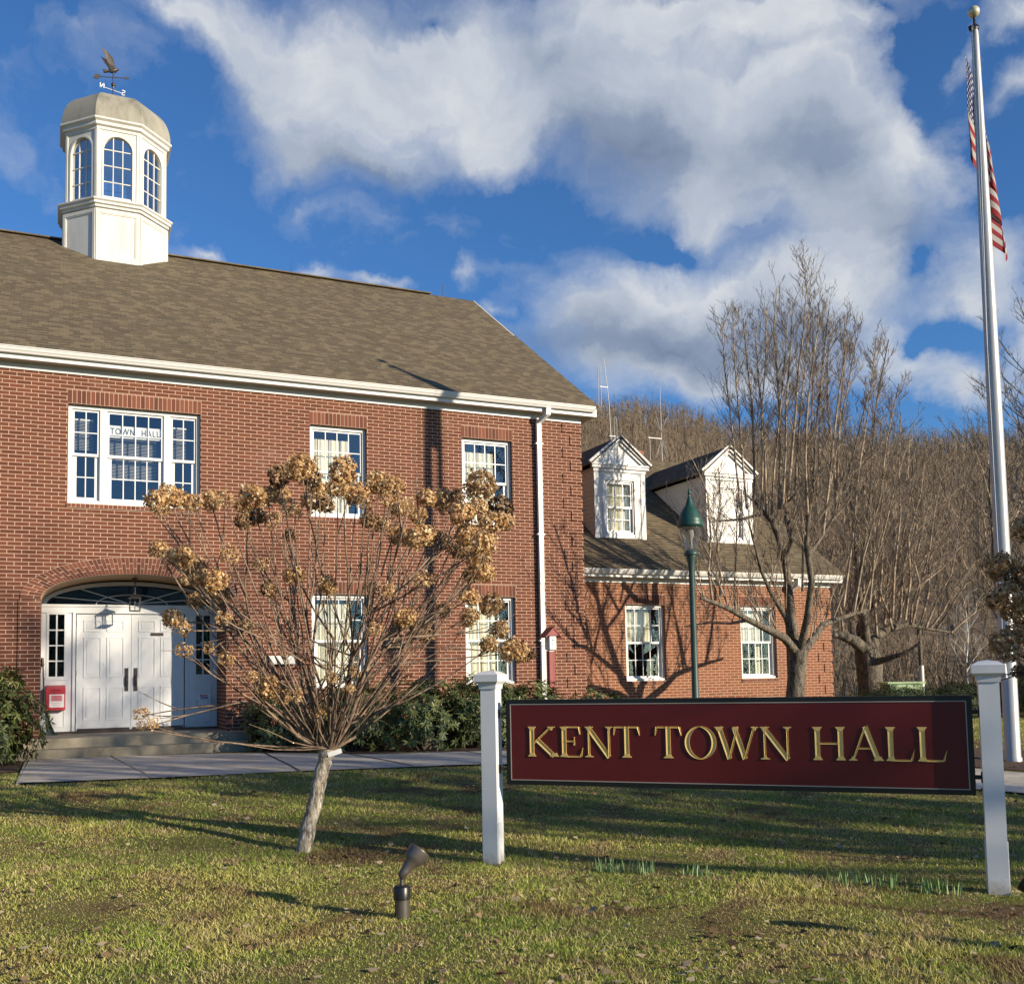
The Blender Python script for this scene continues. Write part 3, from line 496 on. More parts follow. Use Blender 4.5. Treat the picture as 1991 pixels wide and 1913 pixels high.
# corner quoins
q = MB()
z = 6.83; k = 0
while z > .4:
    w = .43 if k % 2 == 0 else .245
    z1 = z - 3*BR_H; q.box(-w, .022, -.022, .55, z1, z); z = z1 - BR_H; k += 1
q.build('quoins', M['brick'], TH)
q = MB(); z = 3.55; k = 0
while z > .4:
    w = .43 if k % 2 == 0 else .245
    z1 = z - 3*BR_H; q.box(7.93-w, 7.952, 1.428, 1.9, z1, z); z = z1 - BR_H; k += 1
q.build('quoins', M['brick_orange'], TH)
def soldier(b, x0, x1, z0, z1, y, pitch=.0735):
    n = max(1, round((x1-x0)/pitch)); w = (x1-x0)/n
    b.box(x0, x1, y-.004, y+.05, z0, z1, 1)
    for i in range(n): b.box(x0+i*w+.005, x0+(i+1)*w-.005, y-.009, y+.04, z0+.006, z1-.006, 0)
for (h, y) in ((BIG,0),(W1,0),(W2,0),(W3,0),(W4,0),(WW1,1.45),(WW2,1.45)):
    b = MB(); soldier(b, h[0]-.01, h[1]+.01, h[3]+.002, h[3]+.24, y); b.build('lintel', [M['sbrick'], M['mortar']], TH)
    b = MB(); soldier(b, h[0]-.01, h[1]+.01, h[2]-.075, h[2]-.002, y-.025); b.build('brick_sill', [M['sbrick'], M['mortar']], TH)
# arch ring of alternating long and short bricks
b = MB(); n = 62; OA, OB = 1.84, .745
def pin(t, r): # t 0..1 along the arch, r 0 inner .. 1 outer
    a = math.pi*(1-t); return (AC+(AA+(OA-AA)*r)*math.cos(a), AZ+(AB+(OB-AB)*r)*math.sin(a))
# even spacing
T = [i/2000 for i in range(2001)]; L = [0]
for i in range(2000): L.append(L[-1]+math.dist(pin(T[i], .5), pin(T[i+1], .5)))
def even(f):
    d = f*L[-1]; lo = 0
    import bisect
    i = min(1999, max(0, bisect.bisect(L, d)-1)); return T[i]+(T[i+1]-T[i])*(d-L[i])/(L[i+1]-L[i])
def slab(b, t0, t1, r0, r1, y, m, tt=None):
    P = [pin(t0, r0), pin(t1, r0), pin(t1, r1), pin(t0, r1)]
    tt = rnd.random()
    b.face([(p[0],y,p[1]) for p in P], m, t=tt)
    for i in range(4):
        a, c = P[i], P[(i+1)%4]; b.face([(a[0],y,a[1]),(a[0],y+.03,a[1]),(c[0],y+.03,c[1]),(c[0],y,c[1])], m, t=tt)
for i in range(n):
    t0, t1 = even(i/n), even((i+1)/n); g_ = (t1-t0)*.07
    slab(b, t0, t1, 0, 1, -.020, 1)
    s_ = .64 if i % 2 else .34
    slab(b, t0+g_, t1-g_, .01, s_-.018, -.026, 0); slab(b, t0+g_, t1-g_, s_+.018, .985, -.026, 0)
b.build('brick_arch', [M['sbrick'], M['mortar']], TH)
b = MB(); rows = []
for i in range(41):
    x, z = pin(i/40, 0); rows.append([(x,-.02,z),(x,.6,z),(x,1.2,z)])
b.grid(rows, 0, False, True); b.build('arch_soffit', M['tan_wood'], TH)
# cornice
b = MB(); b.box(-17, .02, -.025, -.002, 6.845, 6.905); b.box(-17, .012, -.014, -.001, 6.9055, 6.964); b.build('frieze', M['white'], TH)
b = MB(); b.box(-17.3, .28, -.225, -.001, 6.965, 6.985); b.box(.002, .28, -.001, .6, 6.965, 6.985); b.build('soffit', M['soffit'], TH)
b = MB(); b.box(-17.3, .28, -.25, -.227, 6.955, 7.13)
for s_ in (-1,):   # rake boards up the gable
    b.bar((.27,-.2,7.13), (.27,6.5,11.79), .03, .16); b.bar((.27,6.5,11.79), (.27,13.2,7.13), .03, .16)
b.build('fascia', M['white'], TH)
def gutter(name, x0, x1, y, z, par):
    b = MB(); prof = [(0,0),(-.07,0),(-.085,.03),(-.10,.045),(-.112,.085),(-.125,.09),(-.125,.105),(-.115,.105),(-.10,.06),(-.06,.02),(-.01,.02),(0,.105)]
    rows = [[(x, y+p[0], z+p[1]) for p in prof] for x in (x0, x1)]
    b.grid(rows, 0, True, False)
    for x in (x0, x1): b.face([(x, y+p[0], z+p[1]) for p in prof[:7]])
    return b.build(name, M['white'], par)
gutter('gutter', -17.3, .20, -.252, 7.035, TH)
# roof
def roof_plane(b, P, s0):
    """P: quad eave-left, eave-right, ridge-right, ridge-left; uv along the slope"""
    e0 = Vector(P[0]); e1 = Vector(P[1]); ux = (e1-e0).normalized(); nrm = (e1-e0).cross(Vector(P[3])-e0).normalized(); uy = nrm.cross(ux)
    b.face(P, 0, uv=[((Vector(p)-e0).dot(ux)+s0, (Vector(p)-e0).dot(uy)) for p in P])
SL = .69
EY, EZ = -.33, 7.16
def rz(y): return EZ+SL*(y-EY)
b = MB(); roof_plane(b, [(-17.4,EY,EZ),(.31,EY,EZ),(.31,6.5,rz(6.5)),(-17.4,6.5,rz(6.5))], 0)
roof_plane(b, [(.31,13-EY,EZ),(-17.4,13-EY,EZ),(-17.4,6.5,rz(6.5)),(.31,6.5,rz(6.5))], 0)
for y0, y1 in ((EY,6.5),(13-EY,6.5)):    # underside and edges
    b.face([(-17.4,y0,EZ-.035),(.31,y0,EZ-.035),(.31,y1,rz(6.5)-.035),(-17.4,y1,rz(6.5)-.035)]); b.face([(.31,y0,EZ-.035),(.31,y0,EZ),(.31,y1,rz(6.5)),(.31,y1,rz(6.5)-.035)])
b.face([(-17.4,EY,EZ-.035),(.31,EY,EZ-.035),(.31,EY,EZ),(-17.4,EY,EZ)])
b.build('roof', M['shingle'], TH)
ro = bpy.data.objects['roof']
b = MB(); b.bar((-17.4,6.5,rz(6.5)+.005), (-1.0,6.5,rz(6.5)+.005), .22, .03); b.build('ridge_vent', M['shingle'], ro)
for x in (-.62,-4.75): b = MB(); b.tube([(x,6.5,rz(6.5)), (x,6.5,rz(6.5)+.34)], .008, 5); b.build('lightning_rod', M['copper'], ro)
# downspout
b = MB()
for p, q_ in (((-.90,-.31,7.04),(-.905,-.30,6.88)), ((-.905,-.30,6.90),(-1.015,-.075,6.76)), ((-1.015,-.075,6.78),(-1.015,-.075,.55)), ((-1.015,-.075,.57),(-1.015,-.28,.40))):
    b.bar(p, q_, .10, .075, up=(0,1,0) if abs(p[2]-q_[2]) > 1 else (0,0,1))
for z in (2.2,4.4,6.3): b.box(-1.10,-.93,-.12,-.03,z,z+.03)
b.build('downspout', M['white'], TH)
b = MB(); b.box(-6.62,-6.12,-.16,-.001,1.80,1.95); b.box(-6.60,-6.14,-.165,-.158,1.82,1.93); b.build('wall_vent', M['white'], TH)

# windows -----------------------------------------------------------
def sash(b, x0, x1, z0, z1, y, cols, rows, st=.042, mt=.018, dz=.03):
    b.box(x0, x0+st, y, y+dz, z0, z1); b.box(x1-st, x1, y, y+dz, z0, z1)
    b.box(x0+st, x1-st, y+.001, y+dz, z1-st, z1); b.box(x0+st, x1-st, y+.001, y+dz, z0, z0+st*1.15)
    for i in range(1, cols):
        x = x0+st+(x1-x0-2*st)*i/cols; b.box(x-mt/2, x+mt/2, y+.005, y+dz-.004, z0+st, z1-st)
    for i in range(1, rows):
        z = z0+st*1.15+(z1-z0-2.15*st)*i/rows; b.box(x0+st, x1-st, y+.007, y+dz-.006, z-mt/2, z+mt/2)
def unit(par, x0, x1, z0, z1, y, cols, rows, thick=.05):
    """one double-hung unit: upper sash in front of the lower one"""
    zm = z0 + (z1-z0)*.50
    b = MB(); sash(b, x0, x1, zm-.02, z1, y+.035, cols, rows); b.build('upper_sash', M['white_cool'], par)
    b = MB(); sash(b, x0+.035, x1-.035, z0+.01, zm+.02, y+.068, cols, rows, st=.048); b.box(x0-.01, x0+.034, y+.066, y+.12, z0, zm-.021); b.box(x1-.034, x1+.01, y+.066, y+.12, z0, zm-.021); b.build('lower_sash', M['white_cool'], par)
    b = MB(); b.face([(x0+.03,y+.05,zm),(x1-.03,y+.05,zm),(x1-.03,y+.05,z1-.03),(x0+.03,y+.05,z1-.03)])
    b.face([(x0+.06,y+.083,z0+.05),(x1-.06,y+.083,z0+.05),(x1-.06,y+.083,zm),(x0+.06,y+.083,zm)]); b.build('pane', M['glass'], par)
def frame(par, x0, x1, z0, z1, y, mull=(), name='window', w=.062):
    b = MB(); b.box(x0, x0+w, y, y+.11, z0, z1); b.box(x1-w, x1, y, y+.11, z0, z1); b.box(x0+w, x1-w, y+.001, y+.11, z1-w, z1)
    b.box(x0-.0, x1+.0, y-.035, y+.11, z0, z0+.05)
    b.box(x0+w, x1-w, y+.018, y+.11, z0+.05, z0+.075)
    for m in mull: b.box(m-.055, m+.055, y+.003, y+.11, z0+.075, z1-w)
    return b.build(name, M['white'], par)
def folds(par, x0, x1, z0, z1, y, name='curtain', mat=None, amp=.012, per=.10):
    b = MB(); n = int((x1-x0)/.018); rows = []
    for z in (z0, (z0+z1)/2, z1): rows.append([(x0+(x1-x0)*i/n, y+amp*math.sin(i*.018/per*2*math.pi)+amp*.5*math.sin(i*.018*23+z), z) for i in range(n+1)])
    b.grid(rows, 0); return b.build(name, mat or M['curtain'], par)
def slats(par, x0, x1, z0, z1, y):
    b = MB(); z = z0
    while z < z1:
        b.face([(x0,y,z),(x1,y,z),(x1,y+.022,z+.012),(x0,y+.022,z+.012)]); z += .026
    b.box(x0, x1, y-.01, y+.03, z1, z1+.03); return b.build('blind', M['blind'], par)
YW = .085
def std(h, y, cur=True, cz0=0., cz1=.1, cf=.80):
    x0, x1, z0, z1 = h; w = frame(TH, x0+.003, x1-.003, z0+.002, z1-.003, y+YW)
    unit(w, x0+.06, x1-.06, z0+.05, z1-.06, y+YW, 4, 2)
    if cur: folds(w, x0+.02, x0+.02+(x1-x0)*cf, z0+.04+cz0, z1-.07-cz1, y+YW+.22)
    return w
std(W1, 0, cz1=.14, cf=.72); std(W2, 0, cz1=.16, cf=.70, cz0=.0); std(W3, 0, cf=.74); std(W4, 0, cf=.68); std(OFFW[0], 0)
w = std(WW1, 1.45, cz0=.85, cf=.76, cz1=.06)
w = std(WW2, 1.45, False); folds(w, 5.14, 5.95, 2.25, 3.02, 1.76, mat=M['blind']); folds(w, 5.80, 5.93, 1.35, 2.25, 1.78, mat=M['curtain'])
x0, x1, z0, z1 = BIG
w = frame(TH, x0+.003, x1-.003, z0+.002, z1-.003, YW, (-9.42,-8.36)); w['label'] = 'wide triple window with a paper sign behind the glass'
unit(w, x0+.06, -9.475, z0+.07, z1-.06, YW, 2, 2); unit(w, -9.365, -8.415, z0+.07, z1-.06, YW, 4, 2); unit(w, -8.305, x1-.06, z0+.07, z1-.06, YW, 2, 2)
slats(w, -9.88, -9.58, 5.60, 6.12, .30); slats(w, -9.33, -8.52, 5.10, 5.82, .30); slats(w, -8.28, -8.0, 5.55, 6.10, .30)
# unseen near-black boarding added inside so the rooms stay dim
b = MB(); b.box(-16.9,-.1,3.9,4.0,.4,6.8); b.box(-16.9,-.1,.3,3.9,3.75,3.85); b.box(-16.9,-.1,1.4,3.9,.5,.6); b.box(.05,7.85,4.3,4.4,.3,3.7); b.box(.05,7.85,1.75,4.3,.3,.4); b.box(.05,7.85,1.75,4.3,3.5,3.6); b.build('light_block_partition', M['dark'], TH)

# entrance ---------------------------------------------------------
ED = 1.15
b = MB(); xl, xr = AC-AA, AC+AA; zt = AZ-.02
# sidelight panels, posts, transom
for sx0, sx1, ga, gb in ((xl, -9.85, -10.285, -9.97), (-7.885, xr, -7.755, -7.44)):
    b.box(sx0, ga, ED, ED+.08, .64, zt-.14); b.box(gb, sx1, ED, ED+.08, .64, zt-.14)
    b.box(ga, gb, ED+.001, ED+.08, .64, 1.645); b.box(ga, gb, ED+.001, ED+.08, 2.755, zt-.14)
    for gx in (ga+.002, gb-.022): b.box(gx-.01, gx+.03, ED-.014, ED+.001, 1.60, 2.80)
    b.box(ga-.02, gb+.02, ED-.016, ED+.001, 1.58, 1.64); b.box(ga-.02, gb+.02, ED-.016, ED+.001, 2.76, 2.81)
    pw = .04
    for a_, c_, d_, e_ in ((ga+.03, gb-.03, .74, .76), (ga+.03, gb-.03, 1.42, 1.44), (ga+.01, ga+.03, .74, 1.44), (gb-.03, gb-.01, .74, 1.44)): b.box(a_, c_, ED-.010, ED+.001, d_, e_)
for px in (-9.865, -7.925): b.box(px, px+.05, ED-.03, ED+.001, .64, zt-.14)
b.box(xl, xr, ED-.025, ED+.08, zt-.14, zt+.0); b.box(xl, xr, ED-.045, ED-.026, zt-.03, zt+.012); b.box(-9.86,-7.87,ED-.035,ED-.026,zt-.15,zt-.11)
# fan frame
n = 40
for i in range(n):
    a0, a1 = math.pi*i/n, math.pi*(i+1)/n
    def P(a, r0): return (AC-(AA-r0)*math.cos(a), zt+.012+(AB-.02-r0*.9)*math.sin(a))
    p0, p1, q1, q0 = P(a0,0), P(a1,0), P(a1,.08), P(a0,.08)
    for yy in (ED-.02,): b.face([(p0[0],yy,p0[1]),(p1[0],yy,p1[1]),(q1[0],yy,q1[1]),(q0[0],yy,q0[1])])
    b.face([(q0[0],ED-.02,q0[1]),(q1[0],ED-.02,q1[1]),(q1[0],ED+.05,q1[1]),(q0[0],ED+.05,q0[1])])
ent = b.build('door_surround', M['white_cool'], TH)
for ga, gb in ((-10.285,-9.97), (-7.755,-7.44)):
    b = MB(); x = (ga+gb)/2; b.box(x-.013, x+.013, ED+.005, ED+.03, 1.645, 2.755)
    for k in range(1, 4): z = 1.645+1.11*k/4; b.box(ga, gb, ED+.008, ED+.028, z-.011, z+.011)
    b.build('sidelight_muntins', M['white_cool'], ent)
b = MB(); zc = zt+.012
for ang in (22, 52, 128, 158):
    a = rad(ang); e = (AC+(AA-.09)*math.cos(a)*1.0, zc+(AB-.09)*math.sin(a)*1.0); b.bar((AC+.10*math.cos(a), ED+.02, zc+.03), (e[0], ED+.02, e[1]), .016, .016)
P = [(AC-.62*math.cos(math.pi*i/24), ED+.015, zc+.19*math.sin(math.pi*i/24)) for i in range(25)]; b.tube(P, .009, 5)
b.tube([(AC-.12*math.cos(math.pi*i/8), ED+.015, zc+.05*math.sin(math.pi*i/8)) for i in range(9)], .009, 5)
b.build('fanlight_bars', M['white_cool'], ent)
b = MB(); rows = [[(AC+(AA-.04)*s_, ED+.035, zc), ] for s_ in (-1, 1)]
P = [(AC-(AA-.05)*math.cos(math.pi*i/24), ED+.035, zc+(AB-.05)*math.sin(math.pi*i/24)) for i in range(25)]; b.face(P); b.build('pane', M['glass_dark'], ent)
for ga, gb in ((-10.285,-9.97), (-7.755,-7.44)): b = MB(); b.face([(ga,ED+.035,1.645),(gb,ED+.035,1.645),(gb,ED+.035,2.755),(ga,ED+.035,2.755)]); b.build('pane', M['glass_dark'], ent)
def door(x0, x1, side):
    y = ED+.012; b = MB(); b.box(x0, x1, y, y+.045, .665, 2.78)
    w = x1-x0; cols = ((x0+.12, x0+w/2-.045), (x0+w/2+.045, x1-.12))
    for z0, z1 in ((.84,1.44),(1.62,2.35),(2.45,2.66)):
        for ca, cb in cols:
            for a_, c_, d_, e_ in ((ca, cb, z0, z0+.022), (ca, cb, z1-.022, z1), (ca, ca+.022, z0+.022, z1-.022), (cb-.022, cb, z0+.022, z1-.022)): b.box(a_, c_, y-.012, y, d_, e_)
            b.box(ca+.05, cb-.05, y-.008, y, z0+.05, z1-.05)
    d = b.build('door', M['white_cool'], TH)
    hx = x1-.075 if side < 0 else x0+.075
    b = MB(); b.box(hx-.03, hx+.03, y-.018, y-.0005, 1.36, 1.78, 0); b.tube([(hx,y-.02,1.46),(hx,y-.06,1.48),(hx,y-.06,1.62),(hx,y-.02,1.64)], .011, 6); b.build('handle', M['sash_metal'], d)
    for z in (.85,1.7,2.6): b = MB(); b.box((x0-.016) if side < 0 else (x1-.004), (x0+.004) if side < 0 else (x1+.016), y-.014, y, z-.05, z+.05); b.build('hinge', M['sash_metal'], d)
    b = MB(); b.box(x0+.03, x1-.02, y-.02, y-.0005, .655, .70); b.build('door_sweep', M['sash_metal'], d)
    return d
door(-9.80, -8.872, -1); d2 = door(-8.866, -7.94, 1)
b = MB(); b.box(-8.53, -8.31, ED-.004, ED+.011, 2.375, 2.43); b.build('door_plate', M['sash_metal'], d2)
b = MB(); b.box(xl, xr, ED-.06, ED+.09, .622, .662); b.build('threshold', M['sash_metal'], ent)

# ------------------------------------------------------------------ cupola
CX, CY = -8.90, 6.5
b = MB(); b.ngon_tube((CX,CY,0), [(1.20,10.6),(1.20,12.30)], 8); 
def on_face(k, half, a):
    """frame of face k of an octagon of apothem a: origin centre, tangent, normal"""
    th = -math.pi/2 + k*math.pi/4; nrm = Vector((math.cos(th), math.sin(th), 0)); tan = Vector((-math.sin(th), math.cos(th), 0))
    return Vector((CX,CY,0))+nrm*a, tan, nrm
for k in range(8):
    o, tn, nr = on_face(k, 0, 1.20)
    zb = 11.05 if k == 0 else 10.95
    for (u0, u1, z0, z1) in ((-.49,-.42,10.7,12.28),(.42,.49,10.7,12.28),(-.42,.42,12.20,12.28),(-.42,.42,zb,zb+.14)):
        b.obox(o+tn*((u0+u1)/2)+Vector((0,0,(z0+z1)/2))+nr*.012, tn*(u1-u0)/2, nr*.014, (0,0,(z1-z0)/2))
    for (u0, u1, z0, z1) in ((-.42,-.395,zb+.14,12.20),(.395,.42,zb+.14,12.20),(-.395,.395,12.175,12.20),(-.395,.395,zb+.14,zb+.165)):
        b.obox(o+tn*((u0+u1)/2)+Vector((0,0,(z0+z1)/2))+nr*.004, tn*(u1-u0)/2, nr*.012, (0,0,(z1-z0)/2))
cup = b.build('cupola', M['white_old'], TH)
b = MB(); b.ngon_tube((CX,CY,0), [(1.16,12.30),(1.24,12.32),(1.24,12.37),(1.29,12.39),(1.29,12.44),(1.33,12.47),(1.33,12.50),(1.10,12.54)], 8); b.build('cornice', M['white_old'], cup)
b = MB(); b.ngon_tube((CX,CY,0), [(1.10,14.16),(1.18,14.18),(1.18,14.24),(1.24,14.27),(1.24,14.34),(1.30,14.38),(1.30,14.42),(1.20,14.44)], 8); b.build('cornice', M['white_old'], cup)
# lantern stage: faces with arched openings
AP = 1.155; hw = AP*math.tan(math.pi/8); OW = .325; ZS, ZT, Z0, Z1 = 13.74, 14.06, 12.60, 14.20
b = MB(); mb = MB(); gb_ = MB()
for k in range(8):
    o, tn, nr = on_face(k, 0, AP)
    P3 = lambda u, z, d=0: tuple(o + tn*u + Vector((0,0,z)) + nr*d)
    for s_ in (-1, 1):
        q4 = [P3(s_*hw, 12.52), P3(s_*OW, 12.52), P3(s_*OW, Z1), P3(s_*hw, Z1)]; b.face(q4 if s_ > 0 else q4[::-1])
        b.face([P3(s_*OW, Z0), P3(s_*OW, ZS), P3(s_*OW, ZS, -.1), P3(s_*OW, Z0, -.1)])
    b.face([P3(-OW, 12.52), P3(OW, 12.52), P3(OW, Z0), P3(-OW, Z0)]); b.face([P3(-OW, Z0), P3(OW, Z0), P3(OW, Z0, -.1), P3(-OW, Z0, -.1)])
    n = 16; A = [(-OW*math.cos(math.pi*i/n), ZS+(ZT-ZS)*math.sin(math.pi*i/n)) for i in range(n+1)]
    for p, q_ in zip(A, A[1:]):
        b.face([P3(*p), P3(*q_), P3(q_[0], Z1), P3(p[0], Z1)]); b.face([P3(*p), P3(*p, -.1), P3(*q_, -.1), P3(*q_)])
        # raised moulding round the arch
        s1 = 1.12; b.face([P3(p[0], p[1], .014), P3(q_[0], q_[1], .014), P3(q_[0]*s1, ZS+(q_[1]-ZS)*s1, .014), P3(p[0]*s1, ZS+(p[1]-ZS)*s1, .014)])
        b.face([P3(p[0]*s1, ZS+(p[1]-ZS)*s1, .014), P3(q_[0]*s1, ZS+(q_[1]-ZS)*s1, .014), P3(q_[0]*s1, ZS+(q_[1]-ZS)*s1, 0), P3(p[0]*s1, ZS+(p[1]-ZS)*s1, 0)])
    for s_ in (-1, 1):
        b.obox(o+tn*s_*(OW+.02)+Vector((0,0,(Z0+ZS)/2))+nr*.007, tn*.02, nr*.008, (0,0,(ZS-Z0)/2)); b.obox(o+tn*s_*(hw-.03)+Vector((0,0,13.35))+nr*.01, tn*.03, nr*.012, (0,0,.83))
    for i in (1, 2):
        u = -OW+2*OW*i/3; zt_ = ZS+(ZT-ZS)*math.sqrt(max(0, 1-(u/OW)**2)); mb.obox(o+tn*u+Vector((0,0,(Z0+zt_)/2))-nr*.05, tn*.011, nr*.012, (0,0,(zt_-Z0)/2))
    for i in (1, 2, 3):
        z = Z0+(ZS-Z0)*i/3; mb.obox(o+Vector((0,0,z))-nr*.05, tn*OW, nr*.011, (0,0,.011))
    mb.obox(o+Vector((0,0,Z0+.02))-nr*.05, tn*OW, nr*.018, (0,0,.02))
    gb_.face([P3(-OW, Z0, -.055), P3(OW, Z0, -.055)] + [P3(-p[0], p[1], -.055) for p in A])
b.build('lantern_wall', M['white_old'], cup); mb.build('muntins', M['white_old'], cup); gb_.build('pane', M['glass_cup'], cup)
b = MB(); prof = []
for i in range(13):
    a = i/12*math.pi/2; prof.append((.72+.55*math.cos(a), 14.44+.80*math.sin(a)))
prof = [(1.30,14.42)] + prof + [(.30,15.27),(.05,15.29)]
b.ngon_tube((CX,CY,0), prof, 8); b.build('dome', M['dome'], cup)
b = MB(); b.ngon_tube((CX,CY,0), [(1.0,12.56),(.01,12.57)], 8); b.build('cupola_floor', M['floor_in'], cup)
b = MB(); b.ngon_tube((CX,CY,0), [(1.10,14.16),(.01,14.17)], 8); b.build('cupola_ceiling', M['white_old'], cup)

for o_ in [cup]+[q_ for q_ in bpy.data.objects if q_.parent is cup]:
    T_ = Matrix.Translation((CX,CY,0)); o_.data.transform(Matrix.Translation((-.06,0,0)) @ T_ @ Matrix.Diagonal((.945,.945,1,1)) @ T_.inverted())
# weathervane ------------------------------------------------------
wv = thing('weathervane', (CX-.13,CY,15.27), 'small weathervane with rising eagle, arrow and compass letters on the dome', 'weathervane')
vx = CX-.13; VZ = .13
b = MB(); b.tube([(vx,CY,15.200),(vx,CY,16.210)], .018, 6); b.lathe((vx,CY,15.910), [(0,-.06),(.05,-.03),(.05,.03),(0,.06)], 10); b.lathe((vx,CY,16.080), [(0,-.03),(.03,0),(0,.03)], 8); b.build('spindle', M['copper'], wv)
b = MB(); b.tube([(vx-.36,CY,16.050),(vx+.30,CY,16.150)], .011, 5)
b.prism([(vx-.46,15.990),(vx-.40,16.100),(vx-.30,16.110),(vx-.30,16.030),(vx-.36,15.980)], CY-.008, CY+.008); b.prism([(vx+.27,16.110),(vx+.37,16.165),(vx+.27,16.190)], CY-.008, CY+.008); b.build('arrow', M['copper'], wv)
b = MB() # eagle: body, head, tail and two raised wings
b.tube([(vx-.14,CY,16.230),(vx-.05,CY,16.250),(vx+.03,CY,16.290),(vx+.09,CY,16.330),(vx+.13,CY,16.330)], [.02,.05,.055,.032,.008], 7)
b.prism([(vx-.12,16.250),(vx-.24,16.250),(vx-.22,16.180),(vx-.12,16.210)], CY-.03, CY+.03)
for s_ in (-1, 1):
    W = [(0,16.270,.03),(.03,16.350,.06),(-.02,16.510,.12),(-.16,16.630,.17),(-.28,16.680,.2),(-.20,16.530,.15),(-.12,16.380,.09),(-.08,16.280,.04)]
    b.face([(vx+a, CY+s_*c, z) for a, z, c in W]); b.face([(vx+a, CY+s_*c+.01, z) for a, z, c in W][::-1])
b.tube([(vx,CY,16.160),(vx,CY,16.250)], .015, 5); b.build('eagle', M['copper'], wv)
b = MB(); b.tube([(vx-.19,CY,15.810),(vx+.19,CY,15.750)], .010, 5); b.tube([(vx,CY-.16,15.780),(vx,CY+.16,15.780)], .010, 5)
def stroke(b, pts, w, y=CY):
    for p, q_ in zip(pts, pts[1:]): b.bar((p[0],y,p[1]), (q_[0],y,q_[1]), w, .012, up=(0,1,0))
X = vx-.26; stroke(b, [(X+.05,15.790),(X+.05,15.910),(X-.03,15.790),(X-.03,15.910)], .022)      # N seen from behind
X = vx+.23; stroke(b, [(X+.03,15.720),(X-.02,15.705),(X-.04,15.730),(X-.02,15.765),(X+.02,15.780),(X+.035,15.810),(X+.01,15.830),(X-.035,15.820)][::-1], .020)
b.build('compass_letters', M['white'], wv)

# ------------------------------------------------------------------ wing
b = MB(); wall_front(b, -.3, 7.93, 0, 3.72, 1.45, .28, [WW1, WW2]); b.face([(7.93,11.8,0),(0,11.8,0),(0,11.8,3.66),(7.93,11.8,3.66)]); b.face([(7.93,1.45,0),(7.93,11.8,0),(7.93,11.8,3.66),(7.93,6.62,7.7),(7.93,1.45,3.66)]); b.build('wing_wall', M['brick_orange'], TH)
b = MB(); b.box(0.03, 7.96, 1.425, 1.448, 3.61, 3.66); b.box(0.03, 7.95, 1.436, 1.449, 3.6605, 3.724); b.build('wing_frieze', M['white'], TH)
b = MB(); b.box(.03, 8.15, 1.225, 1.449, 3.725, 3.745); b.build('wing_soffit', M['soffit'], TH)
b = MB(); b.box(.03, 8.17, 1.20, 1.223, 3.715, 3.89); b.bar((8.16,1.2,3.87),(8.16,6.62,7.74),.03,.15); b.bar((8.16,6.62,7.74),(8.16,12.0,3.87),.03,.15); b.build('wing_fascia', M['white'], TH)
gutter('wing_gutter', .03, 8.12, 1.198, 3.785, TH)
WS = .715; wz = lambda y: 3.91+WS*(y-1.12)
b = MB(); roof_plane(b, [(-.3,1.12,wz(1.12)),(8.2,1.12,wz(1.12)),(8.2,6.62,wz(6.62)),(-.3,6.62,wz(6.62))], .1); roof_plane(b, [(8.2,12.12,wz(1.12)),(-.3,12.12,wz(1.12)),(-.3,6.62,wz(6.62)),(8.2,6.62,wz(6.62))], .1)
b.face([(8.2,1.12,wz(1.12)-.035),(8.2,1.12,wz(1.12)),(8.2,6.62,wz(6.62)),(8.2,6.62,wz(6.62)-.035)]); b.face([(-.3,1.12,wz(1.12)-.035),(8.2,1.12,wz(1.12)-.035),(8.2,1.12,wz(1.12)),(-.3,1.12,wz(1.12))])
b.face([(-.3,1.12,wz(1.12)-.035),(8.2,1.12,wz(1.12)-.035),(8.2,6.62,wz(6.62)-.035),(-.3,6.62,wz(6.62)-.035)]); b.build('wing_roof', M['shingle'], TH)
b = MB(); b.box(5.55,5.9,6.9,7.2,7.6,8.18); b.build('chimney', M['brick_orange'], TH)
b = MB()
for p, q_ in (((6.72,1.14,3.79),(6.70,1.14,3.62)), ((6.70,1.14,3.64),(6.62,1.38,3.50)), ((6.62,1.38,3.52),(6.62,1.38,.4))): b.bar(p, q_, .10, .075, up=(0,1,0) if abs(p[2]-q_[2]) > 1 else (0,0,1))
b.build('wing_downspout', M['white'], TH)
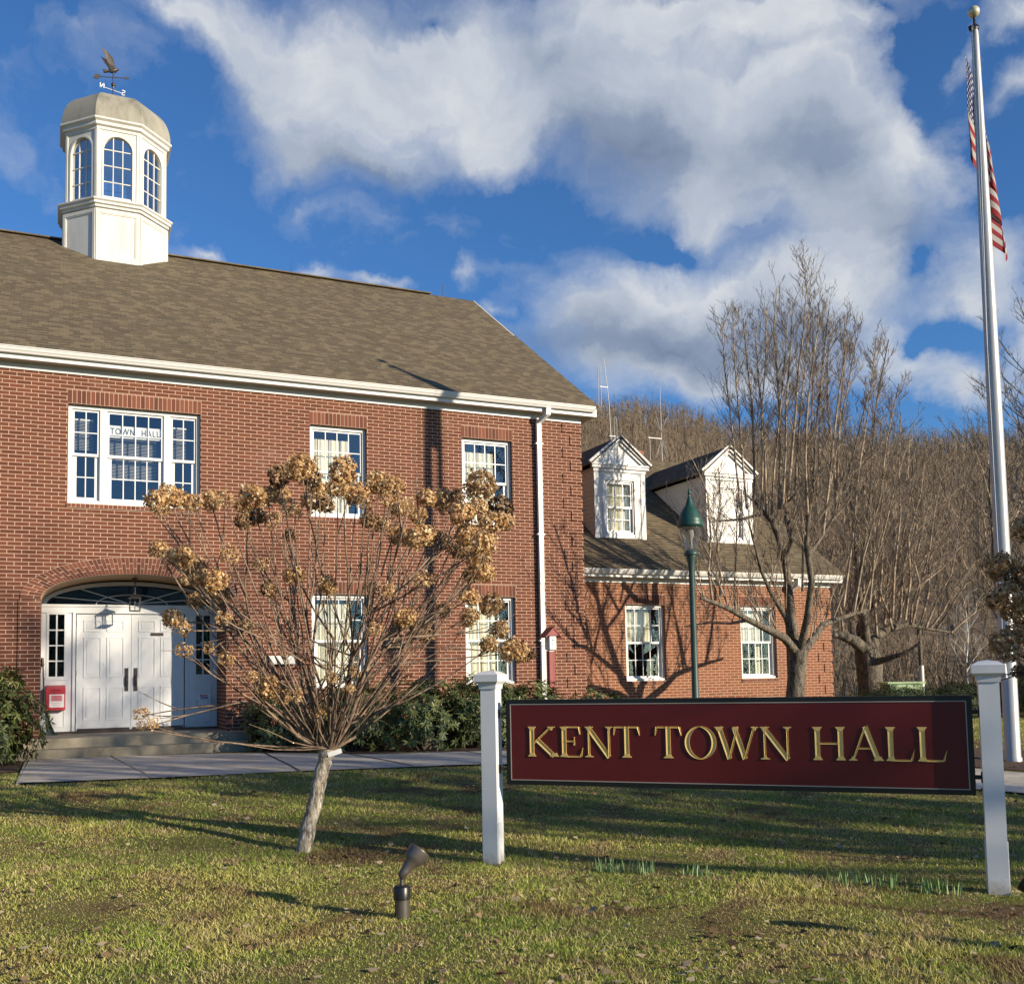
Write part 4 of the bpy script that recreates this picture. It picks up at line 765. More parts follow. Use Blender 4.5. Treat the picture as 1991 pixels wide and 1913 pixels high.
def dormer(cx, cover):
    yf = 2.35; zb = wz(yf); hw_ = .715; ze = 6.50; za = 7.13; ov = .13; dp = .30
    yb = lambda z: (z-3.91)/WS+1.12
    b = MB()
    x0, x1 = cx-hw_, cx+hw_
    wx0, wx1, z0, z1 = cx-.40, cx+.40, zb+.10, 6.20
    # front boards round the window
    for q in ((x0, wx0, zb-.03, ze), (wx1, x1, zb-.03, ze), (wx0, wx1, zb-.03, z0), (wx0, wx1, z1, ze)): b.face([(q[0],yf,q[2]),(q[1],yf,q[2]),(q[1],yf,q[3]),(q[0],yf,q[3])])
    b.face([(x0,yf,ze),(x1,yf,ze),(cx,yf,za)])
    for x in (wx0, wx1): b.face([(x,yf,z0),(x,yf+.2,z0),(x,yf+.2,z1),(x,yf,z1)])
    b.face([(wx0,yf,z1),(wx1,yf,z1),(wx1,yf+.2,z1),(wx0,yf+.2,z1)])
    for x in (x0+.06, x1-.06): b.box(x-.062, x+.062, yf-.018, yf-.001, zb-.02, ze-.10)      # corner boards
    b.box(wx0-.09, wx0-.005, yf-.014, yf-.001, zb+.03, z1+.06); b.box(wx1+.005, wx1+.09, yf-.014, yf-.001, zb+.03, z1+.06); b.box(wx0-.09, wx1+.09, yf-.016, yf-.001, z1+.005, z1+.09)
    b.box(x0-.02, x1+.02, yf-.04, yf-.001, ze-.10, ze-.02); b.box(x0-.08, x1+.08, yf-.09, yf-.001, ze-.02, ze+.05); b.box(x0-.12, x1+.12, yf-.12, yf-.001, ze+.05, ze+.085)
    for s_ in (-1, 1):   # raking cornice
        a = (cx+s_*(hw_+ov), yf-.07, ze+.085); c = (cx, yf-.07, za+.13)
        b.bar(a, c, .12, .07, up=(0,1,0)); b.bar((cx+s_*(hw_+ov-.12), yf-.03, ze+.06), (cx, yf-.03, za+.0), .05, .05, up=(0,1,0))
    d = b.build('dormer', M['white'], TH)
    # clapboard cheeks
    for x, s_ in ((x0, -1), (x1, 1)):
        b = MB(); z = zb-.02
        while z < ze:
            zz = min(z+.105, ze); ya = yf; b_ = yb(z)+.05; c_ = yb(zz)+.05
            b.face([(x+s_*.014,ya,z),(x+s_*.014,b_,z),(x+s_*.002,c_,zz),(x+s_*.002,ya,zz)]); b.face([(x,ya,z),(x,b_,z),(x+s_*.014,b_,z),(x+s_*.014,ya,z)]); z = zz
        b.build('cheek_clapboards', M['clap'], d)
    b = MB()   # dormer roof
    for s_ in (-1, 1):
        e0 = (cx+s_*(hw_+ov), yf-.14, ze+.07); e1 = (cx+s_*(hw_+ov), yb(ze+.07)+.1, ze+.07); r1 = (cx, yb(za+.16)+.1, za+.16); r0 = (cx, yf-.14, za+.16)
        P = [e0, e1, r1, r0] if s_ > 0 else [e1, e0, r0, r1]
        roof_plane(b, P, 0); dn = Vector((0,0,-.035)); b.face([tuple(Vector(p)+dn) for p in P][::-1])
        b.face([tuple(Vector(e0)+dn), tuple(Vector(r0)+dn), r0, e0]); b.face([tuple(Vector(e0)+dn), tuple(Vector(e1)+dn), e1, e0])
    b.build('dormer_roof', M['shingle'], d)
    b = MB(); b.box(wx0, wx1, yf+.02, yf+.12, z0, z0+.05); b.box(wx0, wx0+.03, yf+.02, yf+.12, z0, z1); b.box(wx1-.03, wx1, yf+.02, yf+.12, z0, z1); b.box(wx0, wx1, yf+.02, yf+.12, z1-.03, z1)
    zm = (z0+z1)/2
    sash(b, wx0+.03, wx1-.03, zm-.02, z1-.03, yf+.05, 3 if not cover else 1, 2 if not cover else 1); sash(b, wx0+.05, wx1-.05, z0+.05, zm+.02, yf+.085, 3 if not cover else 1, 2 if not cover else 1); b.build('dormer_window', M['white_cool'], d)
    if not cover: b = MB(); b.face([(wx0+.03,yf+.10,z0),(wx1-.03,yf+.10,z0),(wx1-.03,yf+.10,z1),(wx0+.03,yf+.10,z1)]); b.build('pane', M['glass'], d)
    folds(d, wx0+.02, wx1-.02, z0, z1, (yf+.18) if not cover else yf+.075, mat=M['curtain'] if not cover else M['white'], amp=.012 if not cover else .001)
dormer(2.34, False); dormer(5.58, True)
# ------------------------------------------------------------------ things at the entrance
t = thing('window_sign', (-8.9,.20,5.85), 'white paper sign reading TOWN HALL inside the upper triple window', 'sign')
b = MB(); b.box(-9.335, -8.455, .158, .166, 5.83, 6.045); b.build('sheet', M['paper'], t)
cu = bpy.data.curves.new('lettering', 'FONT'); cu.body = 'TOWN  HALL'; cu.size = .165; cu.align_x = 'CENTER'; cu.align_y = 'CENTER'; cu.space_character = 1.22; cu.extrude = .0015
to = bpy.data.objects.new('tmp', cu); COL.objects.link(to); bpy.context.view_layer.update()
me = bpy.data.meshes.new_from_object(to.evaluated_get(bpy.context.evaluated_depsgraph_get())); bpy.data.objects.remove(to)
me.transform(Matrix.Translation((-8.895,.154,5.937)) @ Matrix.Rotation(rad(90), 4, 'X') @ Matrix.Scale(.70, 4, (1,0,0))); me.materials.clear(); me.materials.append(M['black']); link(me, 'lettering', t)

t = thing('hanging_lantern', (-8.86,.47,3.4), 'square open brass lantern hanging on a chain in the entrance arch', 'lantern')
lx, ly = -8.86, .47
b = MB(); b.tube([(lx,ly,3.37),(lx,ly,3.10)], .008, 5); 
for k in range(5): b.lathe((lx,ly,3.13+k*.05), [(.016,0),(.016,.02)], 8)
b.lathe((lx,ly,3.355), [(.05,0),(.05,.02),(.01,.03)], 12); b.build('chain', M['sash_metal'], t)
b = MB(); w = .085
for sx in (-1,1):
    for sy in (-1,1): b.bar((lx+sx*w,ly+sy*w,2.79),(lx+sx*w,ly+sy*w,3.02), .012)
for z, ww in ((2.79,w),(3.02,w+.01)):
    for a in (-1,1): b.bar((lx-ww,ly+a*ww,z),(lx+ww,ly+a*ww,z), .014); b.bar((lx+a*ww,ly-ww,z),(lx+a*ww,ly+ww,z), .014)
b.face([(lx-.09,ly-.09,2.79),(lx+.09,ly-.09,2.79),(lx+.09,ly+.09,2.79),(lx-.09,ly+.09,2.79)]); b.build('frame', M['sash_metal'], t)
b = MB(); b.ngon_tube((lx,ly,0), [(.10,3.02),(.06,3.06),(.025,3.08),(.025,3.10)], 4); b.build('cap', M['sash_metal'], t)
b = MB(); b.lathe((lx,ly,2.80), [(.012,0),(.012,.10),(.02,.13),(.012,.17),(.0,.18)], 8); b.build('bulb', M['lens'], t)

t = thing('drop_box', (-10.14,1.0,1.05), 'bright red metal drop box with white label beside the left sidelight', 'drop box')
b = MB(); x0, x1, y0, y1 = -10.29, -9.975, .98, 1.146
b.face([(x0,y0,1.05),(x1,y0,1.05),(x1,y0,1.43),(x0,y0,1.43)]); b.face([(x0,y0,1.43),(x1,y0,1.43),(x1,y1,1.49),(x0,y1,1.49)]); b.face([(x0,y0,1.05),(x0,y0,1.43),(x0,y1,1.49),(x0,y1,1.05)]); b.face([(x1,y0,1.05),(x1,y1,1.05),(x1,y1,1.49),(x1,y0,1.43)]); b.face([(x0,y0,1.05),(x0,y1,1.05),(x1,y1,1.05),(x1,y0,1.05)])
b.build('box', M['red'], t)
b = MB(); b.box(x0-.004, x1+.004, y0-.012, y0-.001, 1.36, 1.44); b.box(x0+.08, x1-.08, y0-.016, y0-.0125, 1.395, 1.405, 1); b.build('flap', [M['red'], M['black']], t)
b = MB(); b.box(x0+.055, x1-.02, y0-.004, y0-.001, 1.10, 1.33); b.box(x0+.085, x1-.05, y0-.006, y0-.0064, 1.21, 1.31, 1)
for k in range(4): b.box(x0+.10, x1-.065, y0-.0075, y0-.0065, 1.225+k*.022, 1.233+k*.022, 2)
for k in range(2): b.box(x0+.10, x1-.08, y0-.0055, y0-.0064, 1.14+k*.028, 1.146+k*.028, 1)
b.build('label', [M['paper'], M['pink'], M['red']], t)

t = thing('leaflet_box', (-7.58,1.0,1.07), 'small white wall box with red and blue arrows below the right sidelight', 'leaflet box')
b = MB(); x0, x1 = -7.70, -7.46; b.box(x0, x1, 1.04, 1.146, 1.06, 1.17); b.build('tray', M['white_cool'], t)
b = MB(); b.box(x0, x1, 1.10, 1.146, 1.172, 1.27); b.build('back_plate', M['paper'], t)
b = MB(); Y = 1.092
def arrow(x, z, L, h, d, m):
    tip = x+L if d > 0 else x
    bk = x if d > 0 else x+L; nk = tip-d*.05
    b.prism([(min(bk,nk),z-h*.3),(max(bk,nk),z-h*.3),(max(bk,nk),z+h*.3),(min(bk,nk),z+h*.3)], Y, Y+.006, m); b.prism([(nk,z-h*.55),(tip,z),(nk,z+h*.55)] if d > 0 else [(tip,z),(nk,z-h*.55),(nk,z+h*.55)], Y, Y+.006, m)
arrow(x0+.02, 1.243, .16, .035, -1, 0); arrow(x0+.055, 1.203, .16, .035, 1, 1); b.build('arrows', [M['red'], M['blue_ink']], t)

t = thing('snow_shovel', (-10.3,.75,.62), 'dark long handled shovel leaning at the left side of the doorway', 'shovel')
b = MB(); b.tube([(-10.345,1.10,1.86),(-10.33,1.02,1.5),(-10.30,.90,1.02)], .014, 6); b.build('handle', M['shovel'], t)
b = MB(); b.tube([(-10.35,1.115,1.84),(-10.355,1.12,1.98)], [.028,.022], 6); b.build('grip', M['black'], t)
b = MB(); rows = []
for i in range(7):
    s_ = i/6; z = 1.04-.41*s_; rows.append([(-10.30+.10*s_+ (u-.5)*(.04+.26*s_)*.5+ (-.10*s_*.0), .90-.16*s_+.02*math.sin(u*math.pi), z) for u in (0,.25,.5,.75,1)])
b.grid(rows, 0); b.grid([[(p[0],p[1]+.006,p[2]) for p in r] for r in rows], 0); b.bar((-10.37,.735,.63),(-10.10,.735,.63),.02,.02); b.build('blade', M['shovel'], t)

# ------------------------------------------------------------------ sign
SA = Vector((-6.95,-11.22,0)); SD = Vector((.694,-.720,0)).normalized(); SN = Vector((SD.y,-SD.x,0))
SN = SN if SN.dot(Vector((-10,-18.7,0))-SA) > 0 else -SN
def S(s, z, o=0.): return SA + SD*s + Vector((0,0,z)) + SN*o
t = thing('town_sign', tuple(S(1.8,0,-.06)), 'long maroon sign with gold letters hung between two white posts on the lawn', 'sign')
def post(sc_, hz):
    b = MB(); c = S(sc_, hz/2-.1, -.062); b.obox(c, SD*.064, SN*.064, (0,0,hz/2+.1))
    for k in (-1,1):   # vinyl sleeve seam and foot trim
        b.obox(S(sc_, .17, -.062)+SD*k*.0665, SD*.003, SN*.055, (0,0,.17))
    p = b.build('post', M['post'], t)
    b = MB()
    for z0, z1, w0, w1 in ((hz-.055,hz-.02,.072,.076),(hz-.02,hz+.005,.076,.098),(hz+.005,hz+.06,.103,.103),(hz+.06,hz+.085,.103,.06),(hz+.085,hz+.093,.06,.01)):
        c = S(sc_, 0, -.062); r = [[c+SD*(i*w)+SN*(j*w)+Vector((0,0,z)) for i,j in ((-1,-1),(1,-1),(1,1),(-1,1))] for z, w in ((z0,w0),(z1,w1))]
        b.grid(r, 0, True, False)
    b.build('post_cap', M['white_cool'], p)
post(-.022, 1.455); post(3.632, 1.455)
b = MB(); z0, z1, s0, s1 = .64, 1.312, .115, 3.525
fc = -.045
b.obox(S((s0+s1)/2, (z0+z1)/2, fc-.025), SD*(s1-s0)/2, SN*.022, (0,0,(z1-z0)/2), 1)
bo = .035
b.face([S(s0+bo,z0+bo,fc), S(s1-bo,z0+bo,fc), S(s1-bo,z1-bo,fc), S(s0+bo,z1-bo,fc)], 0)
for a in ((s0,s0+bo-.004,z0,z1),(s1-bo+.004,s1,z0,z1),(s0+bo-.004,s1-bo+.004,z0,z0+bo-.004),(s0+bo-.004,s1-bo+.004,z1-bo+.004,z1)):
    b.obox(S((a[0]+a[1])/2,(a[2]+a[3])/2,fc-.002), SD*(a[1]-a[0])/2, SN*.006, (0,0,(a[3]-a[2])/2), 1)
b.build('panel', [M['maroon'], M['signblack']], t)
b = MB(); w = .0035
for a in ((s0+bo,s0+bo+2*w,z0+bo,z1-bo),(s1-bo-2*w,s1-bo,z0+bo,z1-bo),(s0+bo+2*w,s1-bo-2*w,z0+bo,z0+bo+2*w),(s0+bo+2*w,s1-bo-2*w,z1-bo-2*w,z1-bo)):
    b.obox(S((a[0]+a[1])/2,(a[2]+a[3])/2,fc+.002), SD*(a[1]-a[0])/2, SN*.0015, (0,0,(a[3]-a[2])/2))
b.build('border_line', M['silver'], t)
for s_, e_ in ((.042,s0),(3.568,s1)):
    for z in (.76,1.2): b = MB(); b.bar(S(s_,z,fc-.025), S(e_,z,fc-.025), .02, .028); b.obox(S(s_+(.004 if e_ > s_ else -.004),z,fc-.02), SD*.004, SN*.02, (0,0,.035)); b.build('bracket', M['black'], t)
def letter(ch, s0, s1, zb=.864, zt=1.098):
    """carved letter: every stroke falls from raised rims to a centre line"""
    b = MB(); H = zt-zb; W = s1-s0; RIM, VAL = .0062, .0004
    def P(x, y, o): return S(s0+x*W, zb+y*H, fc+o)
    def stroke(p, q, wa, wb=None):
        wb = wa if wb is None else wb
        p = Vector((p[0]*W, p[1]*H)); q = Vector((q[0]*W, q[1]*H)); d = (q-p).normalized(); n = Vector((-d.y, d.x))
        A0, A1, B0, B1 = p+n*wa/2, p-n*wa/2, q+n*wb/2, q-n*wb/2
        T = lambda v, o: S(s0+v.x, zb+v.y, fc+o)
        b.face([T(A0,RIM),T(p,VAL),T(q,VAL),T(B0,RIM)]); b.face([T(p,VAL),T(A1,RIM),T(B1,RIM),T(q,VAL)])
        for u, v in ((A0,B0),(A1,B1)): b.face([T(u,RIM),T(v,RIM),T(v,.0004),T(u,.0004)])
    TK, TN = .0345, .013
    def vs(x, y0=0., y1=1., w=TK): stroke((x,y0),(x,y1), w)
    def serif(x, y, half, w=TK):    # small bracketed foot: y is 0 or 1
        d = 1 if y == 0 else -1
        T = lambda sx, h, o: S(s0+x*W+sx, zb+y*H+d*h, fc+o)
        k = half; pts = [(-k,0),(k,0),(k,.006),(w*.5+.006,.012),(w*.5,.028),(-w*.5,.028),(-w*.5-.006,.012),(-k,.006)]
        b.face([T(a,h,.0064) for a,h in pts])
        for i in range(8): a, c = pts[i], pts[(i+1)%8]; b.face([T(a[0],a[1],.0064),T(c[0],c[1],.0064),T(c[0],c[1],.0004),T(a[0],a[1],.0004)])
    def tick(x, y, dy, h=.05):      # vertical beak at an arm's end
        T = lambda sx, hh, o: S(s0+x*W+sx, zb+y*H+hh, fc+o)
        b.face([T(-.016 if True else 0,0,.0064), T(.004,0,.0064), T(.005,dy*h,.0064)])
    if ch in 'KEHLN': 
        x = .20 if ch != 'N' else .15
        x = {'K':.2,'E':.24,'H':.2,'L':.24,'N':.16}[ch]
        vs(x, w=TN if ch == 'N' else TK); serif(x,0,.032, TN if ch=='N' else TK); serif(x,1,.032, TN if ch=='N' else TK)
    if ch == 'K': stroke((.26,.44),(.78,.97),TN); stroke((.36,.56),(.88,.02),TK); serif(.80,1,.03,TN); serif(.90,0,.036,TK)
    if ch == 'E':
        for y, x1 in ((.985,.86),(.52,.66),(.015,.92)): stroke((.24,y),(x1,y),TN*.9)
        stroke((.86,.99),(.90,.74),.012,.003); stroke((.92,.01),(1.0,.30),.014,.003); stroke((.66,.66),(.66,.38),.004,.010)
    if ch == 'N': stroke((.13,.98),(.86,.0),TK); stroke((.86,.02),(.86,1.),TN); serif(.86,1,.028,TN)
    if ch == 'T':
        vs(.5); serif(.5,0,.036); stroke((.06,.985),(.94,.985),TN*.95); stroke((.06,.99),(.0,.72),.013,.003); stroke((.94,.99),(1.0,.72),.013,.003)
    if ch == 'L': stroke((.24,.015),(.9,.015),TN); stroke((.9,.01),(1.,.33),.014,.003)
    if ch == 'H': vs(.78); serif(.78,0,.032); serif(.78,1,.032); stroke((.2,.5),(.78,.5),TN)
    if ch == 'A': stroke((.10,.0),(.50,1.),TN); stroke((.49,1.02),(.86,.0),TK); stroke((.25,.36),(.68,.36),TN*.9); serif(.10,0,.028,TN); serif(.87,0,.034)
    if ch == 'W':
        stroke((.10,1.),(.33,.0),TK); stroke((.32,.0),(.53,1.),TN); stroke((.45,.98),(.68,.0),TK); stroke((.67,.0),(.90,1.),TN); serif(.10,1,.032); serif(.47,1,.018); serif(.91,1,.026,TN)
    if ch == 'O':
        n = 40
        for i in range(n):
            a0, a1 = 2*math.pi*i/n, 2*math.pi*(i+1)/n
            def E(a, k): # k 0 outer, .5 mid, 1 inner
                th = TN*.5+(TK-TN*.5)*abs(math.cos(a)); return Vector(((W/2)*math.cos(a)*1.0-th*k*math.cos(a), (H/2+.006)*math.sin(a)-th*k*math.sin(a)))
            T = lambda v, o: S((s0+s1)/2+v.x, (zb+zt)/2+v.y, fc+o)
            b.face([T(E(a0,0),RIM),T(E(a1,0),RIM),T(E(a1,.5),VAL),T(E(a0,.5),VAL)]); b.face([T(E(a0,.5),VAL),T(E(a1,.5),VAL),T(E(a1,1),RIM),T(E(a0,1),RIM)])
            for k in (0,1): b.face([T(E(a0,k),RIM),T(E(a1,k),RIM),T(E(a1,k),.0004),T(E(a0,k),.0004)])
    b.build('letter', M['gold'], t)
for ch, a, c in (('K',.28,.55),('E',.555,.755),('N',.77,1.0),('T',1.005,1.21),('T',1.33,1.53),('O',1.555,1.79),('W',1.78,2.10),('N',2.105,2.335),('H',2.455,2.725),('A',2.725,2.945),('L',2.95,3.15),('L',3.155,3.355)): letter(ch, a, c)

# ------------------------------------------------------------------ lawn floodlights
def flood(x, y, ang, label, ms, tilt=48):
    z = height(x, y); t = thing('floodlight', (x,y,z), label, 'floodlight', 'floodlights on the lawn aimed at the sign')
    b = MB(); b.lathe((x,y,z), [(.048,-.08),(.046,.115)], 20); b.build('ground_stake', ms, t)
    b = MB(); b.lathe((x,y,z), [(.053,.115),(.053,.19),(.045,.20),(.02,.203)], 20); b.obox((x+.03,y-.045,z+.13),(.008,0,0),(0,.006,0),(0,0,.008)); b.build('junction_collar', M['black'], t)
    b = MB(); b.tube([(x,y,z+.2),(x,y,z+.245)], .014, 8); b.lathe((x+.005,y,z+.25), [(0,-.02),(.022,-.01),(.024,.01),(0,.022)], 12); b.build('knuckle', ms, t)
    d = Vector((math.cos(rad(ang))*math.cos(rad(tilt)), math.sin(rad(ang))*math.cos(rad(tilt)), math.sin(rad(tilt))))
    o = Vector((x,y,z+.26)); u = d.cross(Vector((0,0,1))).normalized(); v = u.cross(d)
    b = MB(); rows = []
    for s_, r in ((-.015,.0),(-.01,.026),(.03,.030),(.085,.036),(.105,.055),(.125,.066),(.165,.070),(.178,.073),(.185,.073),(.185,.064),(.16,.06)):
        rows.append([o+d*s_*1.05+(u*math.cos(2*math.pi*k/24)+v*math.sin(2*math.pi*k/24))*r for k in range(24)])
    b.grid(rows, 0, True); h = b.build('lamp_head', ms, t)
    b = MB(); b.face([o+d*.17+(u*math.cos(2*math.pi*k/24)+v*math.sin(2*math.pi*k/24))*.0605 for k in range(24)]); b.build('lens', M['lens'], h)
    return t
flood(-8.13,-12.52, 8, 'dull bronze bullet floodlight on a stub post in front of the hydrangea tree', M['grey_metal'])
flood(*FL2, 110, 'black bullet floodlight beside the foot of the right sign post', M['black'], 35)

# ------------------------------------------------------------------ flagpole and flag
FX, FY = 2.41, -8.35; FZ = height(FX, FY)
t = thing('flagpole', (FX,FY,FZ), 'tall tapering silver flagpole right of the maroon sign', 'flagpole')
b = MB(); b.lathe((FX,FY,FZ-.05), [(.12,0),(.12,.10),(.106,.12),(.106,3.2),(.102,5.0),(.086,8.0),(.052,10.9),(.045,11.0)], 28); b.build('pole', M['pole'], t)
b = MB(); b.lathe((FX,FY,FZ+10.95), [(.06,0),(.065,.05),(.03,.09),(.018,.10),(.018,.20)], 16); b.bar((FX-.02,FY,FZ+10.98),(FX-.13,FY-.03,FZ+10.93),.05,.07); b.build('truck', M['black'], t)
b = MB(); b.lathe((FX,FY,FZ+11.24), [(.085*math.sin(math.pi*i/14), -.085*math.cos(math.pi*i/14)) for i in range(15)], 24); b.build('ball_finial', M['gold_ball'], t)
b = MB()
for k in (0,1): b.tube([(FX-.13+k*.03,FY-.06-.05*k,FZ+10.92),(FX-.17,FY-.07,FZ+6),(FX-.155,FY-.06,FZ+1.3)], .006, 4)
b.bar((FX-.13,FY-.06,FZ+1.2),(FX-.15,FY-.06,FZ+1.42),.03,.03); b.build('halyard', M['white_cool'], t)
def flag_pt(u, v):
    # limp: the hoist edge runs down beside the pole, the fly falls in deep folds round the back and out on the far side
    ztop = FZ+10.75; hoist = 1.72
    z = ztop - hoist*v*(1-.12*u) - 2.05*u**1.1*(1-.10*v)
    fall = ztop - z
    far = .02 + .10*min(1, max(0, fall-.9)/.7) + .17*max(0, fall-1.6)/1.8     # how far out the fly has swung
    w = min(1, u/.42); w = w*w*(3-2*w)
    if u > .42: w = .74 + .26*math.cos((u-.42)*21+v*1.2)
    a = -.15*(1-w) + far*w + .006*math.sin(9*v)
    b_ = .05 + .15*min(1, u*4) + .05*math.sin(u*25+1+v*2)*min(1, u*4)
    return (FX+.64*a+.77*b_, FY-.77*a+.64*b_, z)
b = MB(); nu, nv = 110, 60
b.grid([[flag_pt(i/nu, k/nv) for i in range(nu+1)] for k in range(nv+1)], 0, uvs=[[(i/nu, k/nv) for i in range(nu+1)] for k in range(nv+1)])
tag(b.build('flag', M['flag']), 'limp red white and blue striped flag hanging along the pole', 'flag')

# ------------------------------------------------------------------ street lamp
LX, LY = -.70, -5.0; LZ = height(LX, LY)
t = thing('street_lamp', (LX,LY,LZ), 'dark green acorn lamp on a slim post before the wing', 'street lamp')
b = MB(); b.lathe((LX,LY,LZ), [(.16,-.05),(.16,.10),(.13,.14),(.11,.45),(.075,.52),(.058,.6),(.045,3.0),(.05,3.02),(.05,3.05),(.045,3.06)], 20)
b.lathe((LX,LY,LZ+2.82), [(.045,0),(.058,.14),(.085,.27),(.09,.29),(.06,.30)], 16); b.build('post', M['green'], t)
hb = 3.42
b = MB(); b.lathe((LX,LY,hb), [(.06,-.03),(.115,-.01),(.12,.02),(.10,.05),(.085,.07)], 20); b.build('collar', M['green'], t)
b = MB(); b.lathe((LX,LY,hb), [(.08,.06),(.105,.14),(.14,.27),(.168,.40),(.172,.46)], 24, cap=False); b.build('lens', M['lens'], t)
b = MB()
for k in range(16): a = 2*math.pi*k/16; b.tube([(LX+r*math.cos(a),LY+r*math.sin(a),hb+z) for r, z in ((.082,.06),(.107,.14),(.142,.27),(.170,.40),(.174,.46))], .002, 3)
b.build('lens_rib', M['alu'], t)
b = MB(); b.lathe((LX,LY,hb), [(.17,.445),(.208,.455),(.213,.50),(.20,.53),(.208,.545),(.185,.60),(.15,.69),(.11,.76),(.075,.80),(.055,.87),(.035,.93),(.02,.97),(.02,.99)], 28); b.lathe((LX,LY,hb+1.01), [(0,-.02),(.026,-.01),(.03,.02),(.02,.05),(.010,.07),(0,.09)], 12); b.build('lamp_roof', M['green_roof'], t)
b = MB(); b.lathe((LX,LY,hb+.1), [(.03,0),(.03,.15),(.055,.22),(.05,.30),(.0,.34)], 12); b.build('bulb', M['soffit'], t)

# ------------------------------------------------------------------ birdhouse
BX, BY = -1.99, -2.38; BZ = height(BX, BY)
t = thing('birdhouse', (BX,BY,BZ), 'small white birdhouse with red gabled roof on a red post by the downspout', 'birdhouse')
b = MB(); b.box(BX-.055, BX+.055, BY-.055, BY+.055, BZ-.05, 1.93); b.build('post', M['barn_red'], t)
b = MB(); b.box(BX-.065, BX+.065, BY-.10, BY+.10, 1.965, 2.21); b.prism([(BX-.065,2.21),(BX+.065,2.21),(BX,2.29)], BY-.10, BY+.10)
b.obox((BX,BY,1.948),(.045,0,0),(0,.045,0),(0,0,.017)); b.build('nest_box', M['white'], t)
b = MB(); b.lathe((0,0,0), [(.014,0),(.014,.004)], 16); me = b.mesh('entry_hole', M['black']); me.transform(Matrix.Translation((BX,BY-.1005,2.13)) @ Matrix.Rotation(rad(90),4,'X')); link(me, 'entry_hole', t)
b = MB(); b.tube([(BX,BY-.1,2.07),(BX,BY-.14,2.07)], .006, 6); b.build('perch', M['black'], t)
b = MB()
for s_ in (-1,1): b.bar((BX+s_*.155,BY,2.185),(BX-s_*.004,BY,2.355),.30,.018,up=(0,1,0)) if False else b.obox(((BX+s_*.078),BY,2.272), Vector((s_*.085,0,-.09)), (0,.15,0), Vector((.0065,0,s_*.0065)))
b.prism([(BX-.115,2.213),(BX+.115,2.213),(BX,2.33)], BY-.135, BY-.125)
b.build('roof', M['barn_red'], t)

# ------------------------------------------------------------------ antennas behind the wing ridge
def loop(b, x, y, z0, z1, w):
    b.tube([(x-w,y,z0),(x-w,y,z1),(x,y,z1+.03),(x+w,y,z1),(x+w,y,z0),(x,y,z0-.03),(x-w,y,z0)], .008, 5)
ax, ay = 4.72, 6.75
t = thing('dipole_antenna', (ax,ay,7.7), 'tall white mast antenna with two folded loops above the left dormer', 'antenna')
b = MB(); b.tube([(ax,ay,7.6),(ax-.06,ay,9.5),(ax-.20,ay,10.85)], [.015,.012,.008], 6); b.build('mast', M['alu'], t)
for dx, z0, z1, s_ in ((-.36,9.35,10.55,-1),(.14,7.95,9.05,1)):
    b = MB(); loop(b, ax+dx, ay, z0, z1, .045); b.bar((ax+dx,ay,(z0+z1)/2),(ax-.08,ay,(z0+z1)/2),.02); b.build('folded_loop', M['alu'], t)
ax, ay = 6.55, 6.9
t = thing('whip_antenna', (ax,ay,7.9), 'thin whip antenna with splayed radials on the wing ridge', 'antenna')
b = MB(); b.tube([(ax,ay,7.75),(ax,ay,8.85),(ax,ay,10.2)], [.015,.012,.006], 6); b.tube([(ax-.42,ay,7.75),(ax-.42,ay,8.62)], .010, 5); b.bar((ax-.47,ay,8.6),(ax,ay,8.6),.022); b.build('mast', M['alu'], t)
for k in range(4):
    for up in (1,-1): b = MB(); a = rad(20+90*k); b.tube([(ax,ay,8.62 if up < 0 else 8.78),(ax+.24*math.cos(a),ay+.24*math.sin(a),8.62-.55 if up < 0 else 9.25)], .008, 4); b.build('radial', M['alu'], t)

# ------------------------------------------------------------------ utility boxes and marker pole
t = thing('utility_cabinet', (10.3,1.6,.3), 'pale green electrical cabinet behind the sign near the second tree', 'utility cabinet')
b = MB(); ux = Vector((.90,-.43,0)); uy = Vector((.43,.90,0)); c = Vector((10.62,1.82,0))
b.obox(c+Vector((0,0,.68)), ux*.44, uy*.40, (0,0,.42)); b.build('cabinet', M['box_green'], t)
b = MB(); b.obox(c+Vector((0,0,1.125)), ux*.50, uy*.43, (0,0,.025)); b.build('lid', M['box_green'], t)
b = MB(); b.obox(c-uy*.403+Vector((0,0,.68)), ux*.005, uy*.002, (0,0,.40)); b.obox(c-uy*.405+ux*.06+Vector((0,0,.8)), ux*.02, uy*.01, (0,0,.05)); b.build('door_seam', M['black'], t)
t = thing('marker_pole', (18.05,8.2,.3), 'short wooden pole with white painted foot beyond the hedge', 'pole')
b = MB(); b.tube([(18.05,8.2,1.6),(18.05,8.2,3.1)], .07, 8); b.build('pole', M['bark'], t)
b = MB(); b.tube([(18.06,8.18,.2),(18.06,8.18,1.6)], .075, 10); b.build('painted_foot', M['white'], t)

